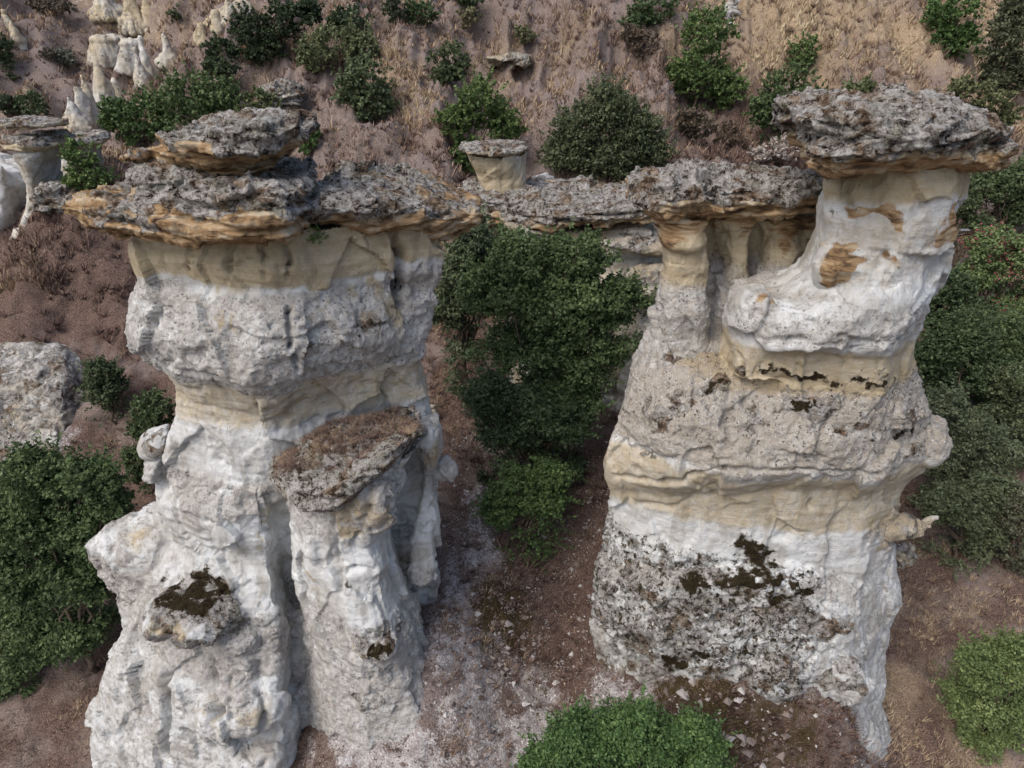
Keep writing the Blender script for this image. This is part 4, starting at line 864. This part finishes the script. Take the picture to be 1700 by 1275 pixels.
# big central tree group
bush('dark tree filling the ravine in the middle, tallest of the valley', [(880, 440, 85, 55), (960, 430, 70, 50), (840, 490, 90, 60), (930, 500, 110, 70), (1010, 510, 70, 60), (880, 575, 100, 60), (960, 590, 90, 60), (930, 650, 90, 50)], 17.8, (.05, .088, .034), .075, None, 'tree', 'tree')
bush('grey green tree touching the right face of the broad tower, below its long slab', [(790, 400, 45, 45), (770, 450, 55, 55), (750, 510, 45, 45)], 20.3, (.07, .10, .058), .07, None, 'tree', 'tree')
bush('dark rounded shrub in the ravine just below the tall central tree', [(820, 660, 60, 50), (890, 680, 70, 55), (850, 720, 70, 40), (940, 700, 50, 50)], 17.0, (.042, .074, .034), .07)
bush('small glossy bush on the leaf litter at the bottom of the ravine', [(860, 810, 60, 42), (900, 830, 50, 45), (830, 850, 40, 40), (910, 790, 40, 30)], 15.2, (.055, .105, .03), .065)
bush('tiny dark bush beside the small glossy bush on the ravine floor', [(800, 795, 9, 9), (812, 800, 7, 6)], 17.0, DK, .05)
bush('bright green bush cut by the bottom edge between the towers', [(960, 1225, 75, 55), (1060, 1215, 80, 48), (1140, 1235, 75, 55), (1000, 1275, 110, 60), (1120, 1290, 110, 55), (900, 1270, 45, 40)], 8.4, (.048, .105, .028), .046, up=.3, dens=.85)
# lower left
bush('large dark green tree at the left edge low beside the broad tower', [(60, 790, 95, 50), (150, 800, 70, 45), (30, 860, 90, 70), (120, 870, 90, 60), (180, 840, 45, 40), (60, 950, 110, 70), (150, 950, 60, 60), (40, 1040, 90, 70), (120, 1050, 80, 60), (30, 1120, 60, 50)], 13.5, (.052, .09, .034), .07, None, 'tree', 'tree')
bush('small dark bush alone on the chalky slope at the left', [(170, 625, 34, 30), (172, 648, 40, 26)], 20.2, (.045, .07, .035), .065)
bush('green bush half hidden behind the left edge of the broad tower', [(255, 690, 35, 45), (235, 715, 25, 25), (235, 770, 25, 35)], 18.0, (.05, .08, .034), .065)
# right side
bush('big dark green tree behind the leaning tower, right of its lower column', [(1600, 560, 60, 50), (1560, 590, 50, 45), (1640, 620, 70, 50), (1560, 640, 45, 40)], 19.5, (.042, .072, .032), .075, None, 'tree', 'tree')
bush('shrub with crimson leaves at the right edge beside the leaning column', [(1640, 410, 45, 35), (1690, 430, 50, 45), (1630, 460, 45, 35), (1690, 500, 60, 45)], 22.5, (.085, .135, .052), .075, flowers=260)
bush('olive green shrub at the right edge under the crimson leaved shrub', [(1660, 560, 60, 45), (1700, 600, 60, 60)], 20.3, (.06, .095, .04), .075)
bush('grey green shrub sprawling down the slope right of the rounded hump of the leaning tower', [(1570, 680, 45, 40), (1600, 720, 60, 45), (1640, 760, 60, 45), (1580, 770, 50, 40)], 17.2, (.075, .10, .062), .065)
bush('dull dark shrub at the right edge between the olive and the sprawling grey green shrubs', [(1665, 690, 50, 40), (1700, 740, 45, 50), (1680, 640, 40, 30)], 18.6, (.06, .085, .045), .07)
bush('dark leafy shrub close behind the waist of the leaning tower on its right', [(1555, 520, 35, 35), (1580, 480, 35, 30), (1600, 520, 40, 35)], 21.0, (.045, .075, .035), .08)
bush('faded grey shrub at the right edge low beside the dry grass', [(1690, 850, 40, 50), (1700, 920, 35, 40)], 15.2, (.085, .095, .07), .06, dens=.7)
bush('lower grey green shrub right of the stone beak', [(1600, 840, 60, 45), (1640, 880, 50, 40), (1560, 840, 40, 35), (1650, 820, 50, 35)], 15.6, (.07, .095, .055), .062)
bush('airy olive shrub in the lower right corner', [(1640, 1110, 70, 50), (1690, 1090, 50, 50), (1620, 1170, 60, 50), (1690, 1180, 60, 60), (1640, 1220, 50, 40)], 11.0, (.09, .135, .045), .05, up=.5, dens=.75)
bush('green shrub hanging under the right end of the capstone', [(1640, 310, 50, 35), (1690, 300, 40, 35), (1690, 350, 40, 30)], 26.5, (.05, .08, .036), .08)
bush('little dark bush behind the lean of the tower, under the stone nub', [(1600, 340, 25, 30), (1620, 375, 22, 20)], 25, (.06, .085, .04), .07)
# background: (label, [(px,py,rx,ry)...], base pixel row, colour)
BG = [
 ('round bright green shrub just left of the stacked slabs', [(240, 205, 62, 48), (195, 195, 28, 32), (290, 205, 45, 40)], 255, (.055, .105, .032)),
 ('wide green shrub behind the stacked slabs', [(310, 175, 60, 45), (360, 165, 45, 35), (370, 200, 40, 25)], 225, (.055, .095, .035)),
 ('pale olive shrub above the right end of the stacked slabs', [(430, 175, 32, 28), (415, 195, 25, 18)], 205, (.09, .12, .05)),
 ('small dark bush just above the pale olive shrub over the stacked slabs', [(365, 120, 30, 22), (350, 112, 15, 12)], 142, (.05, .075, .036)),
 ('light green bush between the layered pinnacle and the broad slabs', [(132, 262, 30, 28), (150, 295, 40, 24), (125, 305, 22, 18)], 325, (.075, .13, .035)),
 ('small leafy bush against the right end of the stacked slabs', [(515, 228, 20, 20), (508, 245, 14, 14)], 262, (.055, .11, .03)),
 ('long dark thicket at the top left of the slope, darkest in view', [(370, 85, 32, 25), (420, 55, 45, 40), (470, 40, 45, 38), (510, 25, 30, 30), (440, 85, 45, 24)], 112, (.034, .056, .028)),
 ('dark shrub at the top edge right of the long thicket', [(580, 38, 36, 26), (560, 45, 20, 18)], 62, (.04, .066, .034)),
 ('large grey green shrub with a pale crown below the dark thicket', [(560, 78, 58, 34), (520, 95, 35, 26), (600, 85, 32, 28)], 135, (.085, .11, .055)),
 ('grey green shrub leaning down the slope, lower right of the pale crowned one', [(605, 140, 42, 48), (580, 150, 30, 36), (625, 170, 32, 32), (600, 190, 26, 18)], 208, (.07, .10, .052)),
 ('spiky dark green bush alone on dry grass above the middle', [(745, 108, 36, 34), (740, 128, 28, 22)], 152, (.055, .08, .04)),
 ('small round bush at the top centre, left one', [(655, 20, 20, 22)], 42, (.045, .065, .042)),
 ('small round bush at the top centre, right one', [(695, 26, 32, 22)], 48, (.04, .072, .03)),
 ('bush cut by the top edge above the middle of the picture', [(770, 2, 35, 12)], 14, (.04, .07, .03)),
 ('yellowish wispy bush on the pink slope near the top middle', [(778, 30, 18, 18)], 48, (.12, .125, .07)),
 ('pale green wispy bush on the slope above the flat rock shelf', [(870, 60, 18, 18)], 80, (.10, .115, .065)),
 ('bright green tree left of the small lidded post', [(800, 175, 55, 48), (765, 205, 42, 42), (835, 210, 38, 36), (775, 260, 40, 35), (750, 295, 35, 22)], 315, (.075, .125, .034)),
 ('large grey green shrub right of the small lidded post', [(1010, 180, 55, 48), (960, 215, 50, 45), (1050, 220, 60, 50), (940, 260, 48, 38), (1010, 265, 65, 42), (1080, 250, 36, 40)], 312, (.06, .082, .044)),
 ('tall bright green tree on the upper slope, top right of centre', [(1170, 65, 52, 50), (1155, 130, 58, 45), (1120, 130, 28, 28), (1200, 145, 38, 38)], 185, (.075, .13, .036)),
 ('dark green bush at the top edge beside the pale crest', [(1085, 18, 42, 28), (1060, 35, 30, 18)], 45, (.045, .08, .036)),
 ('dead brownish bush left of the tall bright tree', [(1065, 75, 32, 25), (1050, 60, 20, 18)], 105, (.075, .058, .048)),
 ('dark green round shrub behind the left end of the capstone', [(1310, 165, 55, 42), (1275, 185, 30, 34), (1340, 190, 45, 38)], 235, (.045, .08, .03)),
 ('small upright bush on the pale grass slope', [(1334, 88, 24, 28), (1330, 110, 24, 16)], 125, (.065, .11, .035)),
 ('bright green tree at the top right corner', [(1575, 25, 50, 38), (1560, 70, 40, 28), (1595, 70, 30, 30)], 100, (.05, .105, .026)),
 ('dull grey green thicket in the right hand gully under the corner tree', [(1670, 70, 45, 50), (1690, 120, 40, 40), (1650, 130, 30, 30), (1690, 20, 30, 30)], 190, (.065, .082, .052)),
 ('olive bush behind the right end of the capstone', [(1640, 170, 35, 28), (1600, 150, 25, 18), (1670, 195, 25, 24)], 240, (.095, .115, .055)),
 ('low olive scrub peeping over the left of the capstone', [(1430, 148, 38, 12)], 165, (.085, .115, .05)),
 ('bare silver grey bush behind the right end of the brown slab', [(1300, 250, 34, 22), (1270, 258, 22, 14)], 278, (.24, .22, .24)),
 ('dark bush at the left edge far up the gully', [(2, 82, 18, 26)], 108, (.036, .062, .028)),
 ('silver blue bush on the far left slope', [(98, 95, 22, 16), (115, 100, 12, 10)], 112, (.13, .145, .14)),
 ('smaller brown bush left of the silver blue bush', [(80, 90, 12, 10)], 104, (.10, .09, .08)),
 ('dark round bush in the gully by the pointed cone, left one', [(15, 175, 18, 18)], 192, (.036, .058, .032)),
 ('dark round bush in the gully by the pointed cone, right one', [(58, 175, 26, 22)], 196, (.04, .066, .034)),
 ('tiny dark bush above the pair of round bushes in the far gully', [(22, 130, 9, 8)], 138, (.04, .064, .034)),
 ('small dark tree on the far slope near the pale ribs', [(292, 25, 9, 11)], 38, (.04, .064, .034)),
 ('brown dry bush high in the far left gully', [(90, 12, 30, 14), (60, 8, 15, 10)], 26, (.10, .085, .075)),
 ('grey brown bush on the shaded slope below the tall bright tree', [(1160, 215, 30, 26), (1140, 200, 20, 20)], 240, (.085, .07, .056)),
 ('dry brown bush on the shaded slope below the round shrub', [(1210, 230, 28, 24)], 255, (.10, .078, .062)),
]
for label, bl, base, colr in BG:
    px = sum(b[0] for b in bl)/len(bl); g = hit(px, base); D = g[1]
    mr = max(b[2] for b in bl)*axd(D, g[2])/F
    bush(label, bl, D+.0*mr, colr, .085 if D < 30 else .11, dens=.82 if 'bare' not in label and 'wispy' not in label and 'dead' not in label else .45)
# small plants on the rocks
bush('small green plant growing in the crack under the long slab of the broad tower', [(510, 394, 18, 7), (522, 397, 10, 5)], 11.75, (.075, .13, .035), .035, (515, 402, 11.9), 'plant', 'plant', None)

# ------------------------------------------------------------------ stuff: dry grass, litter twigs, gravel
def tint_mat(name):
    n = N(name); t = n.attr('tint')
    n.link(n.ramp(t, [(0, (.055, .032, .026)), (.25, (.15, .098, .082)), (.45, (.27, .19, .155)), (.7, (.45, .34, .22)), (1, (.62, .52, .36))]), n.b.inputs['Base Color'])
    return n.m
STRAW = tint_mat('dry_straw')
def tufts(name, label, X, Y, h, nb, wd, tint, seed, Zs=None, spread=.45):
    r = np.random.default_rng(seed); n = len(X); Z = H(X, Y) if Zs is None else Zs
    b = np.repeat(np.stack([X, Y, Z], 1), nb, 0); m = len(b)
    hh = np.repeat(h, nb)*r.uniform(.5, 1.2, m); ti = np.clip(np.repeat(tint, nb)+.12*r.normal(size=m), 0, 1)
    a = r.uniform(0, 2*np.pi, m); s = spread*r.uniform(.2, 1.6, m)
    root = b+np.stack([np.cos(a), np.sin(a), 0*a], 1)*(hh*.18*r.random(m))[:, None]
    tip = root+np.stack([np.cos(a)*s, np.sin(a)*s, np.ones(m)], 1)*hh[:, None]
    mid = (root+tip)/2+np.array((0, 0, .08))*hh[:, None]
    w = np.stack([-np.sin(a+r.normal(size=m)), np.cos(a), 0*a], 1)*(np.repeat(wd, nb)*.5)[:, None]
    V = np.stack([root-w, root+w, mid+w*.8, tip, mid-w*.8], 1).reshape(-1, 3)
    k = np.arange(m)[:, None]*5
    F4 = np.concatenate([k+np.array([[0, 1, 2, 4]]), k+np.array([[4, 2, 3, 3]])])
    F4 = k+np.array([[0, 1, 2, 4]]); 
    me_v = V; T3 = k+np.array([[4, 2, 3]])
    tri = np.concatenate([k+np.array([[0, 1, 2]]), k+np.array([[0, 2, 4]]), T3])
    return npmesh(name, me_v, tri, STRAW, None, dict(tint=np.repeat(ti, 5)), smooth=False)
r = np.random.default_rng(21)
n = 95000
D = 24+np.abs(r.random(n))**1.35*36; X = (r.random(n)*2-1)*D*.85; 
Xn = r.uniform(-14, 15, 34000); Dn = 8.5+15*r.random(34000)**1.2
p3 = np.stack([X, D, 0*X], 1); q = fbm(p3*.3, 3)
bk = np.exp(-((X+16.5)/4.5)**2-((D-26)/3.2)**2)
keep = r.random(n) < np.clip(.5+.9*q+.3*(X > 6)-.5*bk, .05, 1); X = X[keep]; D = D[keep]; q = q[keep]
ti = np.clip(.46+.45*q-.3*bk[keep]+.26*sst(4, 12, X)*sst(32, 40, D)-.25*np.exp(-((X-12)/4)**2-((D-33)/4)**2)+.06*r.normal(size=len(X)), .1, 1)  # grass tint also darkened in the gully, as painted shade
hh = (.12+.28*r.random(len(X))**1.4)*(1+.8*(r.random(len(X)) < .06))
o = tufts('dry_grass', '', X, D, hh, 8, .014+.0008*D, ti, 3, spread=.6); tag(o, None, None, None, 'stuff')
o['label'] = 'straw coloured and pinkish dry grass covering the hillside behind'; o['category'] = 'grass'
p3 = np.stack([Xn, Dn, 0*Xn], 1); q = fbm(p3*.6, 3)
keep = r.random(len(Xn)) < np.clip(.14+.8*q+.5*sst(7.5, 9.5, Xn)+.3*(Dn > 19), .22, 1)
Xn = Xn[keep]; Dn = Dn[keep]; q = q[keep]
o = tufts('dry_grass', '', Xn, Dn, r.uniform(.07, .26, len(Xn)), 16, np.full(len(Xn), .011), np.clip(.36+.3*q+.3*sst(7.5, 9.5, Xn)+.1*r.normal(size=len(Xn)), .05, .95), 4, spread=.8)
tag(o, 'low dry grass and twigs on the ravine floor and around the tower feet', 'grass', None, 'stuff')
n = 9000; D = r.uniform(13, 60, n); X = (r.random(n)*2-1)*D*.85; q = fbm(np.stack([X, D, 0*X], 1)*.22+9, 3)
kp = r.random(n) < np.clip(.30+1.3*q, .05, 1); X = X[kp]; D = D[kp]
X = np.concatenate([X, r.normal(5.2, 1.9, 700), r.normal(.6, 1.0, 260)]); D = np.concatenate([D, r.uniform(8.6, 10.4, 700), r.normal(13.4, 1.3, 260)])
o = tufts('low_scrub', '', X, D, r.uniform(.12, .42, len(X))*np.where(np.arange(len(X)) >= len(X)-960, .38, 1), 34, np.full(len(X), .022), np.clip(.12+.16*r.random(len(X)), 0, 1), 44, spread=1.1)
tag(o, 'dark brown and grey low dry scrub dotted over the slopes', 'scrub', None, 'stuff')
# grass on the pinnacle slab
ps = bpy.data.objects['mossy_slab']; vs = np.empty(len(ps.data.vertices)*3, np.float32); ps.data.vertices.foreach_get('co', vs); vs = vs.reshape(-1, 3).astype(float)
u, w_, a_ = proj(vs); ln = (w_-(790-.33*(u-450)))  # upper part of the slab
nv = np.empty(len(vs)*3, np.float32); ps.data.vertices.foreach_get('normal', nv); nv = nv.reshape(-1, 3)
cand = np.where((nv[:, 2] > .55) & (vs[:, 1] > 10.85) & (fbm(vs*2, 2) > -.3))[0]; cand = r.choice(cand, min(2600, len(cand)), replace=False)
g = vs[cand]
o = tufts('dry_grass', '', g[:, 0], g[:, 1], r.uniform(.04, .12, len(g)), 9, np.full(len(g), .008), np.clip(.42+.25*fbm(g*3, 2), .05, .9), 6, Zs=g[:, 2]-.02, spread=.9)
tag(o, 'short brown grass growing on the tilted mossy slab', 'grass', None, 'stuff')
# gravel
def gravel(name, label, X, Y, sz, seed):
    r = np.random.default_rng(seed); n = len(X)
    base = np.array([(0, 0, 1), (1, 0, 0), (0, 1, 0), (-1, 0, 0), (0, -1, 0), (0, 0, -1)], float)
    Fb = np.array([(0, 1, 2), (0, 2, 3), (0, 3, 4), (0, 4, 1), (5, 2, 1), (5, 3, 2), (5, 4, 3), (5, 1, 4)])
    Z = H(X, Y)
    q = base[None]*np.array((1, 1, .7))+.16*r.normal(size=(n, 6, 3)); sc = sz[:, None, None]*r.uniform(.6, 1.3, (n, 1, 3))
    V = q*sc+np.stack([X, Y, Z+.04], 1)[:, None]
    Fc = (np.arange(n)[:, None, None]*6+Fb[None]).reshape(-1, 3)
    m = N('loose_stones'); t = m.attr('tint'); m.link(m.ramp(t, [(0, (.09, .065, .055)), (.45, (.24, .20, .18)), (1, (.52, .50, .49))]), m.b.inputs['Base Color'])
    o = npmesh(name, V.reshape(-1, 3), Fc, m.m, None, dict(tint=np.repeat(r.random(n), 6)), smooth=False)
    return tag(o, label, 'gravel', None, 'stuff')
n = 26000; X = r.normal(.2, 3.2, n); Y = r.uniform(8.8, 19, n)
gravel('gravel', 'pale loose pebbles strewn over the ravine floor and slopes', X, Y, r.uniform(.008, .035, n)*(1+1.2*(r.random(n) < .05)), 9)
# leaf litter lying on the soil
n = 90000; X = r.uniform(-14, 15, n); Y = 8+16*r.random(n)**1.1; q = fbm(np.stack([X, Y, 0*X], 1)*.9+3, 3); k = r.random(n) < np.clip(.55+1.2*q, .08, 1); X = X[k]; Y = Y[k]; n = len(X)
zz = H(X, Y)+r.uniform(.03, .12, n); c = np.stack([X, Y, zz], 1); nn = r.normal(size=(n, 3))*.5+np.array((0, 0, 1)); nn /= np.linalg.norm(nn, axis=1)[:, None]
t = np.cross(nn, r.normal(size=(n, 3))); t /= np.linalg.norm(t, axis=1)[:, None]; b = np.cross(nn, t); z_ = r.uniform(.012, .035, n)[:, None]
V = np.stack([c-t*z_, c+b*z_*.6, c+t*z_, c-b*z_*.6], 1).reshape(-1, 3)
o = npmesh('leaf_litter', V, np.arange(4*n).reshape(-1, 4), STRAW, None, dict(tint=np.repeat(np.clip(.22+.22*r.normal(size=n), 0, .9), 4)), smooth=False)
tag(o, 'brown fallen leaves covering the soil under the bushes', 'leaf litter', None, 'stuff')
n = 1500; X = r.uniform(-4, 9, n); Y = r.uniform(8.8, 17, n)
gravel('rubble', 'scattered fist sized pale and brown stones on the ravine slope', X, Y, r.uniform(.035, .11, n)*r.random(n)**.5, 19)
n = 520; X = np.concatenate([r.normal(5.6, 1.8, n//2), r.normal(-.4, 1.0, n-n//2)]); Y = np.concatenate([r.uniform(9.0, 10.6, n//2), r.uniform(9.0, 13.5, n-n//2)])
gravel('rubble', 'broken pale blocks fallen around the feet of the towers', X, Y, .03+.12*r.random(n)**2.5, 29)
print('leaves', LEAVES[0])
